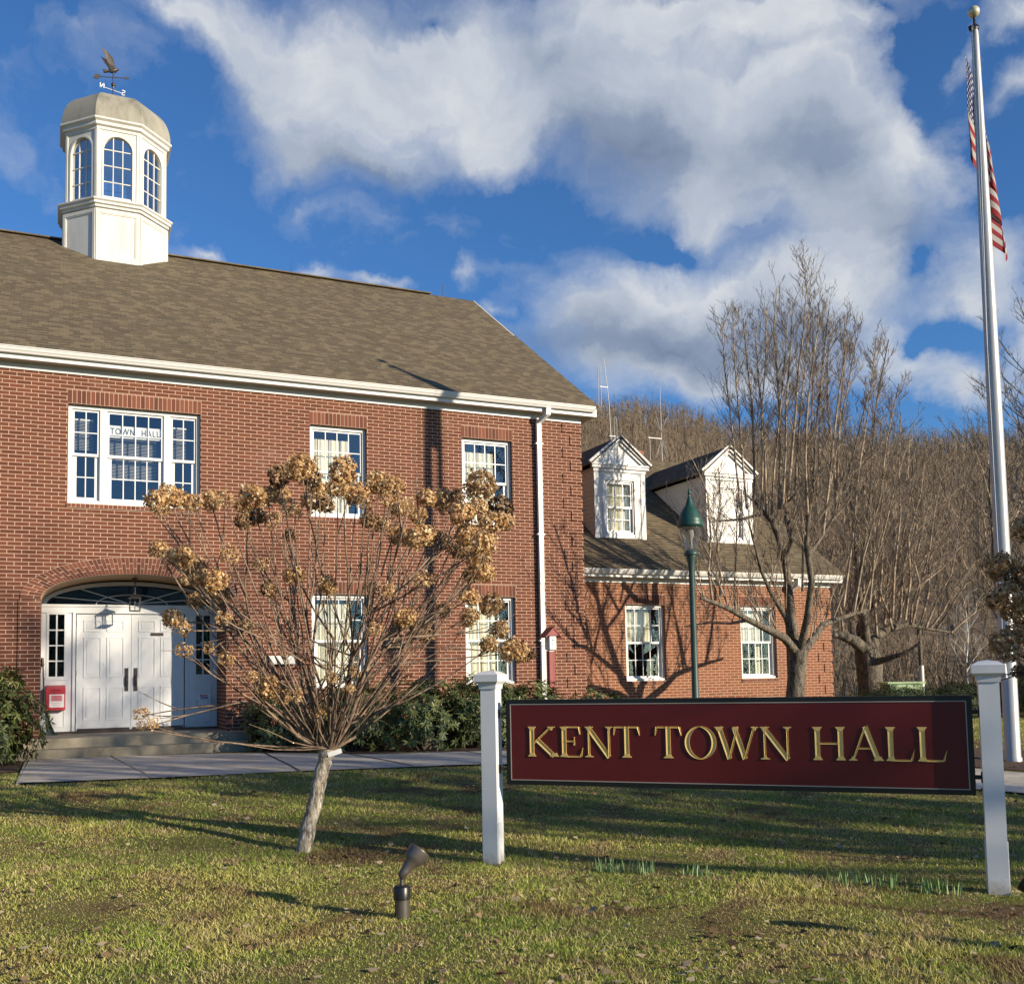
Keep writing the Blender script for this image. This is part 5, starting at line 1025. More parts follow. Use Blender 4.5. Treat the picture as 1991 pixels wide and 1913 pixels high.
# ------------------------------------------------------------------ hydrangea trees
def head_mesh(name, mat, n, seed):
    r = random.Random(seed); V = []; F_ = []; T_ = []
    for i in range(n):
        # petals gathered in florets near the surface of a lumpy dome
        z = r.uniform(-.92,1); a = r.uniform(0,2*math.pi); q = math.sqrt(1-z*z); rr = r.uniform(.70,1.04)*(1+.13*math.sin(3*a+seed)*q)
        c = Vector((q*math.cos(a), q*math.sin(a), z*.92))*rr
        base = c; tt = min(1, max(0, r.gauss(.62,.23)))
        for k in range(3):
            nrm = (base.normalized()+Vector((r.gauss(0,.6),r.gauss(0,.6),r.gauss(0,.6)))).normalized()
            u = nrm.cross(Vector((r.random(),r.random(),r.random()+.01))).normalized(); v = nrm.cross(u); s_ = r.uniform(.09,.155)
            o = base+Vector((r.gauss(0,.07),r.gauss(0,.07),r.gauss(0,.07))); k0 = len(V)
            V += [o-u*s_*.3-v*s_, o+u*s_*.85-v*s_*.2+nrm*s_*.35, o+v*s_*1.0, o-u*s_*.85+v*s_*.1+nrm*s_*.25]
            F_.append((k0,k0+1,k0+2,k0+3)); T_.append(min(1,max(0,tt+r.gauss(0,.12))))
    return fast_mesh(name, np.array([tuple(v) for v in V]), np.array(F_), mat, np.array(T_))
HM = [head_mesh('flower_head', M['flower'], 230, s_) for s_ in range(4)]; HMD = [head_mesh('flower_head', M['flower_dark'], 230, s_) for s_ in range(2)]
HM_S = [head_mesh('flower_head', M['flower'], 90, s_+9) for s_ in range(3)]
def hydrangea(name, base, fork, heads, label, seed, sc=1.06):
    r = random.Random(seed); t = thing(name, base, label, 'hydrangea tree')
    base = Vector(base); fork = Vector(fork); b = MB()
    pts = [base+Vector((0,0,-.1)), base+Vector((-.01,0,.03)), base.lerp(fork,.3)+Vector((-.006,0,0)), base.lerp(fork,.6), base.lerp(fork,.85)+Vector((.004,0,0)), fork]
    rows = []; n = 14
    pts2 = []; 
    for i in range(len(pts)-1):
        for k in range(4): pts2.append(pts[i].lerp(pts[i+1], k/4))
    pts2.append(fork)
    R_ = [.078 if i < 3 else .068-.0006*i + r.uniform(-.004,.006) for i in range(len(pts2))]; R_[0] = .105; R_[1] = .09; R_[-1] = .078; R_[-2] = .07
    b.tube([p+Vector((r.gauss(0,.004),r.gauss(0,.004),0)) for p in pts2], R_, n); b.build('trunk', M['hbark'], t)
    # several main stems, then one stem to every flower head
    st = MB(); mains = []
    hs = [(Vector(h[:3]), h[3], h[4]) for h in heads]
    for k in range(15):
        h = hs[int(len(hs)*(k+.5)/15)][0]; out = h-fork
        a = fork + Vector((out.x*.06,out.y*.06,.03)); f = r.uniform(.38,.55)
        m = fork + Vector((out.x*f*.88, out.y*f*.88, out.z*f*.95+.05)) + Vector((r.gauss(0,.05),r.gauss(0,.05),r.gauss(0,.04)))
        c1 = fork.lerp(m,.35)+Vector((out.x*.05,out.y*.05,-.02))
        P = [fork-Vector((0,0,.05)), a, c1, fork.lerp(m,.7)+Vector((0,0,.0)), m]; st.tube(P, [.018,.017,.015,.012,.009], 7, t=r.random()); mains.append((P, m))
    for p, rr, kd in hs:
        # start somewhere along the nearest main stem
        best = min(mains, key=lambda q: (q[1]-p).length + r.uniform(0,.35)); P = best[0]; k = r.choice((1,2,3,4,4)) ; a = P[k]
        d = p-a; L = d.length; ctrl = a + Vector((d.x*.55,d.y*.55,d.z*.38)) + Vector((r.gauss(0,.04),r.gauss(0,.04),r.gauss(0,.03)))*min(1,L)
        Q = []; nseg = 7
        for i in range(nseg+1):
            s_ = i/nseg; Q.append(a*(1-s_)**2 + ctrl*2*s_*(1-s_) + p*s_*s_ + Vector((r.gauss(0,.006),r.gauss(0,.006),0)))
        tt = r.random(); st.tube(Q, [.010-.0055*i/nseg for i in range(nseg+1)], 5, t=tt)
        for _ in range(r.randint(1,4)):   # side twigs
            i = r.randint(1, nseg-1); q0 = Q[i]; dd = (Q[i+1]-Q[i]).normalized(); sd = (dd+Vector((r.gauss(0,.45),r.gauss(0,.45),r.uniform(-.1,.5)))).normalized(); L2 = r.uniform(.15,.55)
            e = q0+sd*L2+Vector((0,0,.10*L2)); st.tube([q0, q0+sd*L2*.5+Vector((0,0,.01)), e], [.0064,.0035,.002], 4, t=tt)
            if r.random() < .35: st.tube([q0+sd*L2*.5, q0+sd*L2*.5+Vector((r.gauss(0,.08),r.gauss(0,.08),.14))], [.003,.0015], 3, t=tt)
    for _ in range(38):    # flowerless whips that fill the vase
        best = r.choice(mains); a = best[0][r.choice((1,2,3))]; h = r.choice(hs)[0]; e = a.lerp(h, r.uniform(.45,.85))+Vector((r.gauss(0,.12),r.gauss(0,.12),r.gauss(0,.1)))
        m = a.lerp(e,.5)+Vector((r.gauss(0,.04),r.gauss(0,.04),-.05)); st.tube([a, a.lerp(m,.5)+Vector((0,0,-.01)), m, m.lerp(e,.5)+Vector((0,0,.01)), e], [.008,.007,.005,.004,.002], 4, t=r.random())
    st.build('stems', M['hstem'], t)
    for p, rr, kd in hs:
        me = (r.choice(HM_S) if rr < .075 else r.choice(HM)) if kd == 0 or (kd == 1 and r.random() < .85) else r.choice(HMD)
        o = bpy.data.objects.new('flower_head', me); COL.objects.link(o); o.parent = t; o.matrix_parent_inverse = Matrix.Translation(Vector(t.location)).inverted()
        o.location = p+Vector((0,0,.02)); s_ = rr*sc; o.scale = (s_*r.uniform(.92,1.1), s_*r.uniform(.92,1.1), s_*r.uniform(.9,1.12)); o.rotation_euler = (r.uniform(-.5,.5), r.uniform(-.5,.5), r.uniform(0,6.28))
    return t
HE = sorted(HEADS, key=lambda h: -h[3])[:100]; HE.sort(key=lambda h: h[0])
ht = hydrangea('hydrangea_tree', (-8.19,-10.06,.05), FORK, HE, 'leafless hydrangea tree with brown dried flower heads left of the sign', 3)
b = MB(); f = Vector(FORK); b.obox(f+Vector((.05,-.10,-.01)), (.055,-.02,.018), (0,.002,0), (-.006,0,.02)); b.build('plant_tag', M['paper'], ht)
HEADS2 = [[h[0]+.11,h[1]-.08,h[2],h[3],0 if h[4] == 1 else 1] for h in HEADS2]
hydrangea('hydrangea_tree', (FORK2[0]-.05,FORK2[1]+.05,.0), FORK2, HEADS2, 'hydrangea tree with dark dried heads partly seen beyond the right sign post', 8, .80)

# ------------------------------------------------------------------ bare deciduous trees
def twigs(b, a, d, L, r0, lvl, r, spur=.0, trop=.35, mx=3, kids=(3,5), seg=4, sides=4, kl=(.28,.5)):
    """one branch from a along d, with children"""
    P = [a]; dd = d.normalized(); step = L/seg
    for i in range(seg):
        dd = (dd + Vector((r.gauss(0,.10),r.gauss(0,.10),r.gauss(0,.06)+trop*.12))).normalized(); P.append(P[-1]+dd*step)
    b.tube(P, [max(.003, r0*(1-.75*i/seg)) for i in range(seg+1)], sides if lvl < 2 else 3, t=r.random())
    if lvl >= mx: return
    for k in range(r.randint(*kids)):
        s_ = r.uniform(.25,.98); i = min(seg-1, int(s_*seg)); q = P[i].lerp(P[i+1], s_*seg-i); ax = Vector((r.gauss(0,1),r.gauss(0,1),r.gauss(0,.5))).normalized()
        nd = (dd*1.0+ax*.75+Vector((0,0,trop*.5))).normalized(); twigs(b, q, nd, L*r.uniform(*kl), r0*.55, lvl+1, r, spur, trop, mx, kids, 3, 3, kl)
def limb(b, pl, n=8): b.tube([p[:3] for p in pl], [max(.006,p[3]) for p in pl], n)
def along(pl, s_):
    k = len(pl)-1; i = min(k-1, int(s_*k)); f = s_*k-i; p = Vector(pl[i][:3]).lerp(Vector(pl[i+1][:3]), f); return p, pl[i][3]*(1-f)+pl[i+1][3]*f, (Vector(pl[i+1][:3])-Vector(pl[i][:3])).normalized()
r = random.Random(21)
t = thing('pear_tree', (4.24,-1.5,.3), 'big bare ornamental pear tree with upright limbs in front of the wing', 'tree')
b = MB(); tr = [list(p) for p in PTRUNK]; tr.insert(0, [tr[0][0],tr[0][1],-.05,tr[0][3]*1.3]); b.tube([p[:3] for p in tr], [p[3] for p in tr], 14)
for pl in PLIMBS[:8]: limb(b, [[*p[:3], p[3]*.84] for p in pl], 9)
b.build('trunk', M['bark'], t)
b = MB()
for pl in PLIMBS[8:]: limb(b, pl, 6)
for j, pl in enumerate(PLIMBS):
    Lt = sum(math.dist(p[:3], q[:3]) for p, q in zip(pl, pl[1:])); up = pl[-1][2] > 4.5
    n = int(Lt*(8.0 if up else 7))
    for k in range(n):
        s_ = r.uniform(.12,1.) if not up else r.uniform(.15,1)**.75; p, rr, d = along(pl, s_)
        ax = Vector((r.gauss(0,1),r.gauss(0,1),0)).normalized()
        if up: nd = d*.9+ax*.75+Vector((0,0,.35)); L = r.uniform(.35,1.25)*(1.1-.72*s_)
        else: nd = d*.35+ax*.45+Vector((0,0,1.)); L = r.uniform(.4,1.7)
        twigs(b, p, nd, L, min(.014, max(.006, rr*.4)), 1, r, trop=.5, mx=3, kids=(2,4) if up else (3,6), kl=(.35,.7) if up else (.28,.5))
b.build('crown', M['twig'], t)
t = thing('pear_tree', (11.93,4.35,.3), 'wide bare pear tree with dense pale shoots right of the wing', 'tree')
b = MB(); tr = [list(p) for p in P2TRUNK]; tr.insert(0, [tr[0][0],tr[0][1],-.05,tr[0][3]*1.3]); b.tube([p[:3] for p in tr], [p[3] for p in tr], 12)
for pl in P2LIMBS: limb(b, pl, 8)
b.build('trunk', M['bark'], t)
b = MB()
for s_ in P2SHOOTS:
    a, c = Vector(s_[:3]), Vector(s_[3:]); d = c-a; L = d.length; m = a+d*.5+Vector((r.gauss(0,.15),r.gauss(0,.15),0)); P = [a, a+d*.25+Vector((0,0,-.05)), m, a+d*.75, c]
    rr = [.045,.036,.028,.018,.007]; b.tube(P, rr, 6, t=r.uniform(.4,1))
    for k in range(int(L*6.0)):
        q = r.uniform(.08,1); p = a+d*q; ax = Vector((r.gauss(0,1),r.gauss(0,1),0)).normalized(); twigs(b, p, d.normalized()*.9+ax*.7, r.uniform(.4,1.2)*(1.1-.5*q), .011, 1, r, trop=.4, mx=3, kids=(2,5))
for pl in P2LIMBS:
    Lt = sum(math.dist(p[:3], q[:3]) for p, q in zip(pl, pl[1:]))
    for k in range(int(Lt*7)): p, rr, d = along(pl, r.uniform(.1,1)); ax = Vector((r.gauss(0,1),r.gauss(0,1),r.uniform(-.3,1))).normalized(); twigs(b, p, ax+Vector((0,0,.6)), r.uniform(.4,1.6), .012, 1, r, trop=.4, mx=3, kids=(3,5))
b.build('crown', M['twig'], t)
def bare_tree(name, x, y, h, r0, label, seed, mat='twig', bmat='bark', spread=.55, n=26, group=None, upright=1., z=None, k2=(3,5), clear=.22, mx=3, cat='tree'):
    r = random.Random(seed); z = height(x, y) if z is None else z; t = thing(name, (x,y,z), label, cat, group)
    P = [Vector((x,y,z-.1))]
    for i in range(8): P.append(P[-1]+Vector((r.gauss(0,.012)*h,r.gauss(0,.012)*h,h/8)))
    b = MB(); b.tube(P, [r0*(1.25 if i == 0 else 1-.11*i) for i in range(9)], 9); b.build('trunk', M[bmat], t)
    b = MB()
    for k in range(n):
        s_ = clear+(1-clear)*(k+.5)/n; i = min(7, int(s_*8)); p = P[i].lerp(P[i+1], s_*8-i); a = k*2.4+r.uniform(-.4,.4)
        nd = Vector((math.cos(a)*spread, math.sin(a)*spread, .75*upright)); twigs(b, p, nd, h*r.uniform(.26,.42)*(1.15-.65*s_), r0*.32*(1.1-.7*s_), 0, r, trop=.5, mx=mx, kids=k2, sides=5)
    b.build('crown', M[mat], t); return t
bare_tree('birch_tree', 26.9, 14.0, 4.4, .07, 'small pale barked young tree beyond the hedge', 4, 'birch', 'birch', .7, 18, mx=2)
bare_tree('maple_tree', 13.6, -1.2, 9.8, .16, 'bare tree at the right edge behind the flagpole', 6, 'twig', 'bark', .45, 30)
bare_tree('maple_tree', 17.5, 3.8, 9.0, .14, 'slender bare tree standing between the wide pear tree and the flagpole', 16, 'twig', 'bark', .5, 26)
# shade trees across the street, to the right of and behind the photographer
GR = 'street trees casting shade on the lawn'
for i, (x, y, h, r0, lab, cl, sp_) in enumerate(((2.7,-20.8,7.6,.24,'low spreading bare street tree nearest the sign, outside the right edge',  .16,.85),(4.3,-22.6,9.5,.25,'bare street tree just behind the nearest one',.20,.9),(8.4,-25.6,11.5,.28,'bare street tree third along the road',.24,.9),(7.2,-28.2,12,.30,'tall bare street tree behind the photographer on the right',.26,.85),(12.5,-30.5,13.5,.25,'large bare street tree far along the road',.28,.85),(14.5,-35,15,.28,'tallest bare street tree, farthest from the hall',.30,.85))):
    bare_tree('street_tree', x, y, h, r0, lab, 40+i, 'twig', 'bark', sp_, 20 if i < 4 else 32, GR, .8, clear=cl, mx=2 if i < 4 else 3, k2=(3,4))

# ------------------------------------------------------------------ evergreen shrubs
def leaf_whorls(rx, ry, rz_, n, seed, L=.11, W=.034, per=8):
    r = random.Random(seed); V = []; F_ = []; T_ = []
    for i in range(n):
        z = r.uniform(-.75,1); a = r.uniform(0,6.283); q = math.sqrt(max(0,1-z*z)); lump = 1+.13*math.sin(3*a+seed)+.10*math.sin(5*a+4*z+seed*2); rr = r.uniform(.62,1.03)*lump
        c = Vector((q*math.cos(a)*rx*rr, q*math.sin(a)*ry*rr, z*rz_*rr)); out = Vector((c.x/rx,c.y/ry,c.z/rz_+.5)).normalized(); tt = r.random()
        u = out.cross(Vector((.3,.2,1))).normalized(); v = out.cross(u)
        for k in range(per):
            b_ = 2*math.pi*k/per+r.uniform(-.3,.3); dr = (u*math.cos(b_)+v*math.sin(b_)); up = r.uniform(-.35,.75); l = L*r.uniform(.7,1.25); d = (dr+out*up+Vector((0,0,-.15))).normalized(); sd = d.cross(out).normalized()*W*.5
            n_ = sd.cross(d); k0 = len(V); V += [c, c+d*l*.5+sd+n_*.2, c+d*l+Vector((0,0,-.012)), c+d*l*.5-sd+n_*.2, c+d*l*.5-n_*.4]
            F_ += [(k0,k0+1,k0+2,k0+4),(k0,k0+4,k0+2,k0+3)]; T_ += [tt*.6+r.random()*.4]*2
    return np.array([tuple(p) for p in V]), np.array(F_), np.array(T_)
def shrub(name, x, y, rx, ry, rz_, label, seed, n=None, mat='rhodo', cat='shrub', group=None, L=.11, W=.034, per=8):
    z = height(x, y); t = thing(name, (x,y,z), label, cat, group); n = n or int(420*rx*rz_*2.2)
    V, F_, T_ = leaf_whorls(rx, ry, rz_, n, seed, L, W, per); V = V+np.array([x,y,z+rz_*.78]); V[:,2] = np.maximum(V[:,2], z+.02)
    link(fast_mesh('foliage', V, F_, M[mat], T_), 'foliage', t)
    r = random.Random(seed); b = MB()
    for k in range(26):
        a = r.uniform(0,6.283); e = Vector((x+math.cos(a)*rx*.8*r.random(), y+math.sin(a)*ry*.8*r.random(), z+rz_*r.uniform(.6,1.5))); m = Vector((x+(e.x-x)*.6, y+(e.y-y)*.6, z+.4*(e.z-z))); b.tube([(x+r.gauss(0,.08),y+r.gauss(0,.08),z-.05), m, e], [.022,.014,.006], 5)
    b.build('stems', M['bark'], t); return t
RG = 'rhododendrons planted along the front wall'
shrub('rhododendron', -11.42,-1.75,1.02,1.0,.86,'large rhododendron at the left edge beside the front steps', 1, group=RG, n=1700)
shrub('rhododendron', -13.6,-1.6,1.1,1.0,.95,'rhododendron outside the left edge of the view', 2, group=RG)
shrub('rhododendron', -6.55,-1.05,.70,.72,.66,'rounded rhododendron nearest the right end of the steps', 3, group=RG)
shrub('rhododendron', -5.65,-2.15,.85,.8,.66,'rhododendron under the first lower window behind the hydrangea trunk', 4, group=RG)
shrub('rhododendron', -4.55,-2.65,.88,.8,.66,'rhododendron in the middle of the bed between the two lower windows', 5, group=RG)
shrub('rhododendron', -3.45,-2.65,.88,.8,.67,'rhododendron just left of the left sign post', 6, group=RG, n=900)
shrub('rhododendron', -2.55,-2.9,.72,.7,.60,'rhododendron just right of the left sign post under the birdhouse', 7, group=RG)
shrub('rhododendron', -1.45,-3.1,.62,.6,.52,'low rhododendron at the corner of the hall above the sign', 8, group=RG)
JG = 'junipers in the low hedge behind the sign'
for i, (x, y, s_, lab) in enumerate(((8.2,-.4,.9,'dark juniper left of the wide pear tree trunk'),(11.5,.8,.9,'juniper touching the green cabinet on its right'),(13.1,.4,1.05,'juniper in the middle of the low hedge'),(14.6,-.4,1.05,'juniper just left of the right sign post'),(11.2,-2.6,1.1,'juniper behind the flagpole'),(13.2,-3.6,1.1,'juniper at the right edge of the picture'))):
    shrub('juniper', x, y, 1.15*s_, .9*s_, .50*s_ if i < 4 else .6, lab, 30+i, 900, 'juniper', 'shrub', JG, .15, .018, 7)

# daffodil shoots
DG = 'clumps of daffodil shoots in front of the sign'
def daff(x, y, w, n, lab, seed):
    r = random.Random(seed); z = height(x,y); b = MB()
    for i in range(n):
        a = Vector((x,y,z))+SD*r.uniform(-w,w)+SN*r.gauss(0,.035); h = r.uniform(.05,.115); ln = Vector((r.gauss(0,.12),r.gauss(0,.12),1)).normalized(); s_ = Vector((r.gauss(0,1),r.gauss(0,1),0)).normalized()*.0042; tt = r.random()
        b.face([a-s_, a+s_, a+ln*h*.7+s_*.9, a+ln*h, a+ln*h*.7-s_*.9], t=tt)
    tag(b.build('daffodil_clump', M['shoot']), lab, 'daffodil clump', DG)
daff(-6.17,-11.95,.22,90,'largest clump of green daffodil shoots right of the left sign post',1); daff(-5.80,-12.33,.12,34,'small clump of daffodil shoots next to the largest clump',2)
daff(-5.02,-13.22,.24,70,'clump of daffodil shoots below the last letters of the sign',3); daff(-4.72,-13.62,.13,50,'clump of daffodil shoots touching the right sign post',4)

# a few plain stems with dead leaves by the flagpole
t = thing('sapling', (.3,-10.9,.03), 'thin leafless sapling stems between right sign post and flagpole', 'sapling')
b = MB(); r = random.Random(3)
for k in range(5): a = Vector((.25+r.gauss(0,.05),-10.8+r.gauss(0,.05),.0)); b.tube([a, a+Vector((r.gauss(0,.06),r.gauss(0,.06),.5)), a+Vector((r.gauss(0,.14),r.gauss(0,.14),r.uniform(.7,1.1)))], [.007,.005,.002], 4)
b.build('stems', M['hstem'], t)

# ------------------------------------------------------------------ grass and leaf litter
rng = np.random.default_rng(5)
CAMP = np.array([-10.131,-18.702])
def inside(px, py, poly):
    c = np.zeros(px.shape, bool); n = len(poly)
    for i in range(n):
        x0, y0 = poly[i]; x1, y1 = poly[(i+1) % n]
        if y0 == y1: continue
        k = ((y0 > py) != (y1 > py)) & (px < (x1-x0)*(py-y0)/(y1-y0)+x0); c ^= k
    return c
PATHP = NEAR + FAR[::-1]
def scatter(N, dmin, dmax, power):
    # ring sectors around the viewpoint, wider than the view
    th = rng.uniform(rad(-12), rad(62), N); u = rng.uniform(0,1,N); d = (dmin**power+u*(dmax**power-dmin**power))**(1/power)
    return CAMP[0]+d*np.sin(th), CAMP[1]+d*np.cos(th), d
x, y, d = scatter(620000, 3.6, 26, .70)
for fx, fy in ((-6.97,-11.26),(-4.45,-13.83),(-8.19,-10.06),(-8.13,-12.52)):   # longer tufts the mower missed
    q_ = rng.uniform(0,6.28,900); w_ = .09+np.abs(rng.normal(0,.07,900)); x = np.append(x, fx+np.cos(q_)*w_); y = np.append(y, fy+np.sin(q_)*w_); d = np.append(d, np.full(900, 9.5))
keep = (~inside(x+rng.normal(0,.035,len(x)), y+rng.normal(0,.05,len(x)), PATHP)) & ~((y > -3.2) & (x < -4.0)) & ~((x > -4.6) & (y > -5.9) & ((x-1.6)*.72+(y+4.0)*.69 < 0) & (x < 3.0)) & ~((y > -.6) & (x < .2)) & (y < 1.3) & ~((np.hypot(x-2.4, y+8.3) < 1.3))
x, y, d = x[keep], y[keep], d[keep]; n = len(x)
hgt = rng.uniform(.010,.027,n)*(1+.035*d); hgt *= .55+.9*np.clip(np.sin(x*1.7+y*.9)*np.sin(y*2.1-x*1.3)*.5+.5, 0, 1)
wd = .0020*(1+.10*d)*rng.uniform(.7,1.3,n); an = rng.uniform(0,2*np.pi,n); ln = rng.normal(0,.65,(n,2))*hgt[:,None]
z = heightn(x, y)+.012*np.sin(x*2.3+y*1.1)*np.sin(y*1.9-x*.7)-.003
A = np.stack([x-np.cos(an)*wd, y-np.sin(an)*wd, z],1); B = np.stack([x+np.cos(an)*wd, y+np.sin(an)*wd, z],1); Cc = np.stack([x+ln[:,0], y+ln[:,1], z+hgt],1)
V = np.empty((n*3,3)); V[0::3] = A; V[1::3] = B; V[2::3] = Cc
tag(link(fast_mesh('grass', V, np.arange(n*3).reshape(-1,3), M['blade'], rng.uniform(0,1,n)), 'grass'), 'short rough winter grass covering the lawn', 'grass', kind='stuff')
x, y, d = scatter(7500, 3.8, 16, 1.0)
cl = np.sin(x*1.1+2*y)*np.sin(y*1.6-x*.8); k = (rng.uniform(-1,1,len(x)) < cl*.9+.15) & (~inside(x, y, PATHP)) & (y < -3.3); x, y = x[k], y[k]; n = len(x); z = heightn(x, y)+rng.uniform(.008,.03,n)
an = rng.uniform(0,6.28,n); s_ = rng.uniform(.007,.026,n); cx_, sx_ = np.cos(an)*s_, np.sin(an)*s_; tl = rng.normal(0,.5,(n,2))*s_[:,None]
V = np.empty((n*4,3)); V[0::4] = np.stack([x-cx_*1.5,y-sx_*1.5,z],1); V[1::4] = np.stack([x+sx_,y-cx_,z+tl[:,0]],1); V[2::4] = np.stack([x+cx_*1.5,y+sx_*1.5,z+.004],1); V[3::4] = np.stack([x-sx_,y+cx_,z+tl[:,1]],1)
tag(link(fast_mesh('leaf_litter', V, np.arange(n*4).reshape(-1,4), M['litter'], rng.uniform(0,1,n)), 'leaf_litter'), 'scattered bits of dead leaves on the grass', 'dead leaves', kind='stuff')

# ------------------------------------------------------------------ hill and woods
cz = 1.5; CA = [c[0] for c in CREST]; CE = [c[1] for c in CREST]
def crest(az): return float(np.interp(az, [-40]+CA+[110], [17.0]+CE+[10.5]))
TREE_H = 9.0
def hill_z(az, d):
    if az > 90: return 0.0
    zc = cz+330*math.tan(rad(crest(az)+.25))-TREE_H*.80
    s_ = min(1, max(0, (d-48)/(330-48))); s_ = s_**1.25*(1.25-.25*s_); return .0 + zc*s_ if d <= 330 else zc*(1-.0006*(d-330)) 
b = MB(); azs = [ -60+i*2.0 for i in range(75)]; ds = [44,48,56,66,80,100,125,155,190,230,270,300,330,360,420,520]
r = random.Random(2)
b.grid([[ (CAMP[0]+d*math.sin(rad(a)), CAMP[1]+d*math.cos(rad(a)), (hill_z(a,d)+r.uniform(-1,1)*min(2,d/100) if d > 48 else -.4)) for a in azs] for d in ds], 0)
tag(b.build('hill', M['hill']), 'wooded hillside rising behind the town hall', kind='structure')
def forest_mesh(N, seed, dlo, dhi, hlo, hhi, nb, azlo=8, azhi=66, pw=2.0):
    g_ = np.random.default_rng(seed); th = g_.uniform(azlo, azhi, N); u = g_.uniform(0,1,N); dd = (dlo**pw+u*(dhi**pw-dlo**pw))**(1/pw)
    Vs = []; Ts = []
    zz = np.array([hill_z(a, d_) for a, d_ in zip(th, dd)]); X = CAMP[0]+dd*np.sin(np.radians(th)); Y_ = CAMP[1]+dd*np.cos(np.radians(th)); Hh = g_.uniform(hlo,hhi,N); tone = g_.uniform(0,1,N)
    def blades(P, Q, w, tt):
        n_ = len(P); D_ = Q-P; side = np.stack([g_.normal(0,1,n_), g_.normal(0,1,n_), g_.normal(0,.3,n_)],1); side = np.cross(D_, side); side /= np.linalg.norm(side,axis=1)[:,None]+1e-9
        v = np.empty((n_*3,3)); v[0::3] = P-side*w[:,None]; v[1::3] = P+side*w[:,None]; v[2::3] = Q; Vs.append(v); Ts.append(tt)
    base = np.stack([X,Y_,zz-.5],1); top = base+np.stack([g_.normal(0,.5,N), g_.normal(0,.5,N), Hh+.5],1)
    wb = .028+.00024*dd; blades(base, top, wb, tone*.6+.2); blades(base, top, wb, tone*.6+.3)
    for k in range(nb):
        f = g_.uniform(.28,.95,N); P = base+(top-base)*f[:,None]; a = g_.uniform(0,2*np.pi,N); L_ = Hh*g_.uniform(.16,.34,N)*(1.15-.6*f); Q = P+np.stack([np.cos(a)*L_*.38, np.sin(a)*L_*.38, L_*.95],1)
        blades(P, Q, wb*.5, np.clip(tone*.5+g_.uniform(0,.5,N),0,1))
        for j_ in range(3):
            P2 = P+(Q-P)*g_.uniform(.3,1,N)[:,None]; a2 = g_.uniform(0,2*np.pi,N); L2 = L_*g_.uniform(.35,.6,N); blades(P2, P2+np.stack([np.cos(a2)*L2*.6,np.sin(a2)*L2*.6,L2*.7],1), wb*.36, np.clip(tone*.4+g_.uniform(.1,.6,N),0,1))
    V = np.concatenate(Vs); return V, np.concatenate(Ts)
V1, T1 = forest_mesh(11500, 1, 70, 345, 4.5, 9.5, 8); V2, T2 = forest_mesh(200, 2, 58, 95, 5, 8, 26, pw=1.2)
V3, T3 = forest_mesh(1500, 3, 46, 62, 1.2, 3.2, 7, pw=1.)
V = np.concatenate([V1,V2,V3]); T_ = np.concatenate([T1,T2,T3])
V4, T4 = forest_mesh(2200, 4, 72, 130, 10, 15, 9, azlo=95, azhi=325, pw=1.)  # unseen trees behind the camera, added to darken the window reflections
V = np.concatenate([V,V4]); T_ = np.concatenate([T_,T4])
tag(link(fast_mesh('woods', V, np.arange(len(V)).reshape(-1,3), M['forest'], T_), 'woods'), 'bare brown winter woods covering the hillside, plus an unseen ring added behind the camera', 'woods', kind='stuff')

# ------------------------------------------------------------------ sun, sky, camera
AZ_S, EL_S = 35.0, 16.5   # light travels towards -x (sin) and +y (cos)
sd = Vector((-math.sin(rad(AZ_S))*math.cos(rad(EL_S)), math.cos(rad(AZ_S))*math.cos(rad(EL_S)), -math.sin(rad(EL_S))))
L_ = bpy.data.lights.new('sun', 'SUN'); L_.energy = 5.0; L_.angle = rad(.53); L_.color = (1.0,.86,.67)
so = bpy.data.objects.new('sun', L_); COL.objects.link(so); so.rotation_euler = sd.to_track_quat('-Z','Y').to_euler(); so.location = (10,-30,20)
W = bpy.data.worlds.new('World'); sc.world = W; W.use_nodes = True; nt = W.node_tree
for n_ in list(nt.nodes): nt.nodes.remove(n_)
def wn(typ, **kw):
    nd = nt.nodes.new('ShaderNode'+typ)
    for k, v in kw.items():
        if k[0] == '_': setattr(nd, k[1:], v)
        else:
            key = int(k[1:]) if k[0] == 'i' and k[1:].isdigit() else k
            if isinstance(v, bpy.types.NodeSocket): nt.links.new(v, nd.inputs[key])
            else: nd.inputs[key].default_value = v
    return nd
def wm(op, a, b_=0., clamp=False): return wn('Math', _operation=op, _use_clamp=clamp, i0=a, i1=b_).outputs[0]
def wr(f, stops, interp='EASE'):
    q = wn('ValToRGB', i0=f); cr = q.color_ramp; cr.interpolation = interp
    while len(cr.elements) < len(stops): cr.elements.new(.5)
    for e, (p, c) in zip(cr.elements, stops): e.position = p; e.color = (*c, 1)
    return q.outputs[0]
sky = wn('TexSky', _sky_type='NISHITA', _sun_disc=False, _sun_elevation=rad(EL_S), _sun_rotation=math.atan2(-sd.x, -sd.y), _air_density=1.0, _dust_density=.4, _ozone_density=2.0, _altitude=200)
gen = wn('TexCoord').outputs['Generated']; sp = wn('SeparateXYZ', i0=gen)
azi = wm('ARCTAN2', sp.outputs[0], sp.outputs[1]); ele = wm('ARCTAN2', sp.outputs[2], wm('SQRT', wm('ADD', wm('POWER', sp.outputs[0], 2.), wm('POWER', sp.outputs[1], 2.))))
ang = wn('CombineXYZ', i0=azi, i1=ele).outputs[0]
wv_ = wn('TexNoise', Vector=ang, Scale=7., Detail=6., Roughness=.6); 
warp = wn('VectorMath', _operation='MULTIPLY', i0=wn('VectorMath', _operation='SUBTRACT', i0=wv_.outputs['Color'], i1=(.5,.5,.5)).outputs[0], i1=(.16,.12,0)).outputs[0]
wa = wn('VectorMath', _operation='ADD', i0=ang, i1=warp).outputs[0]
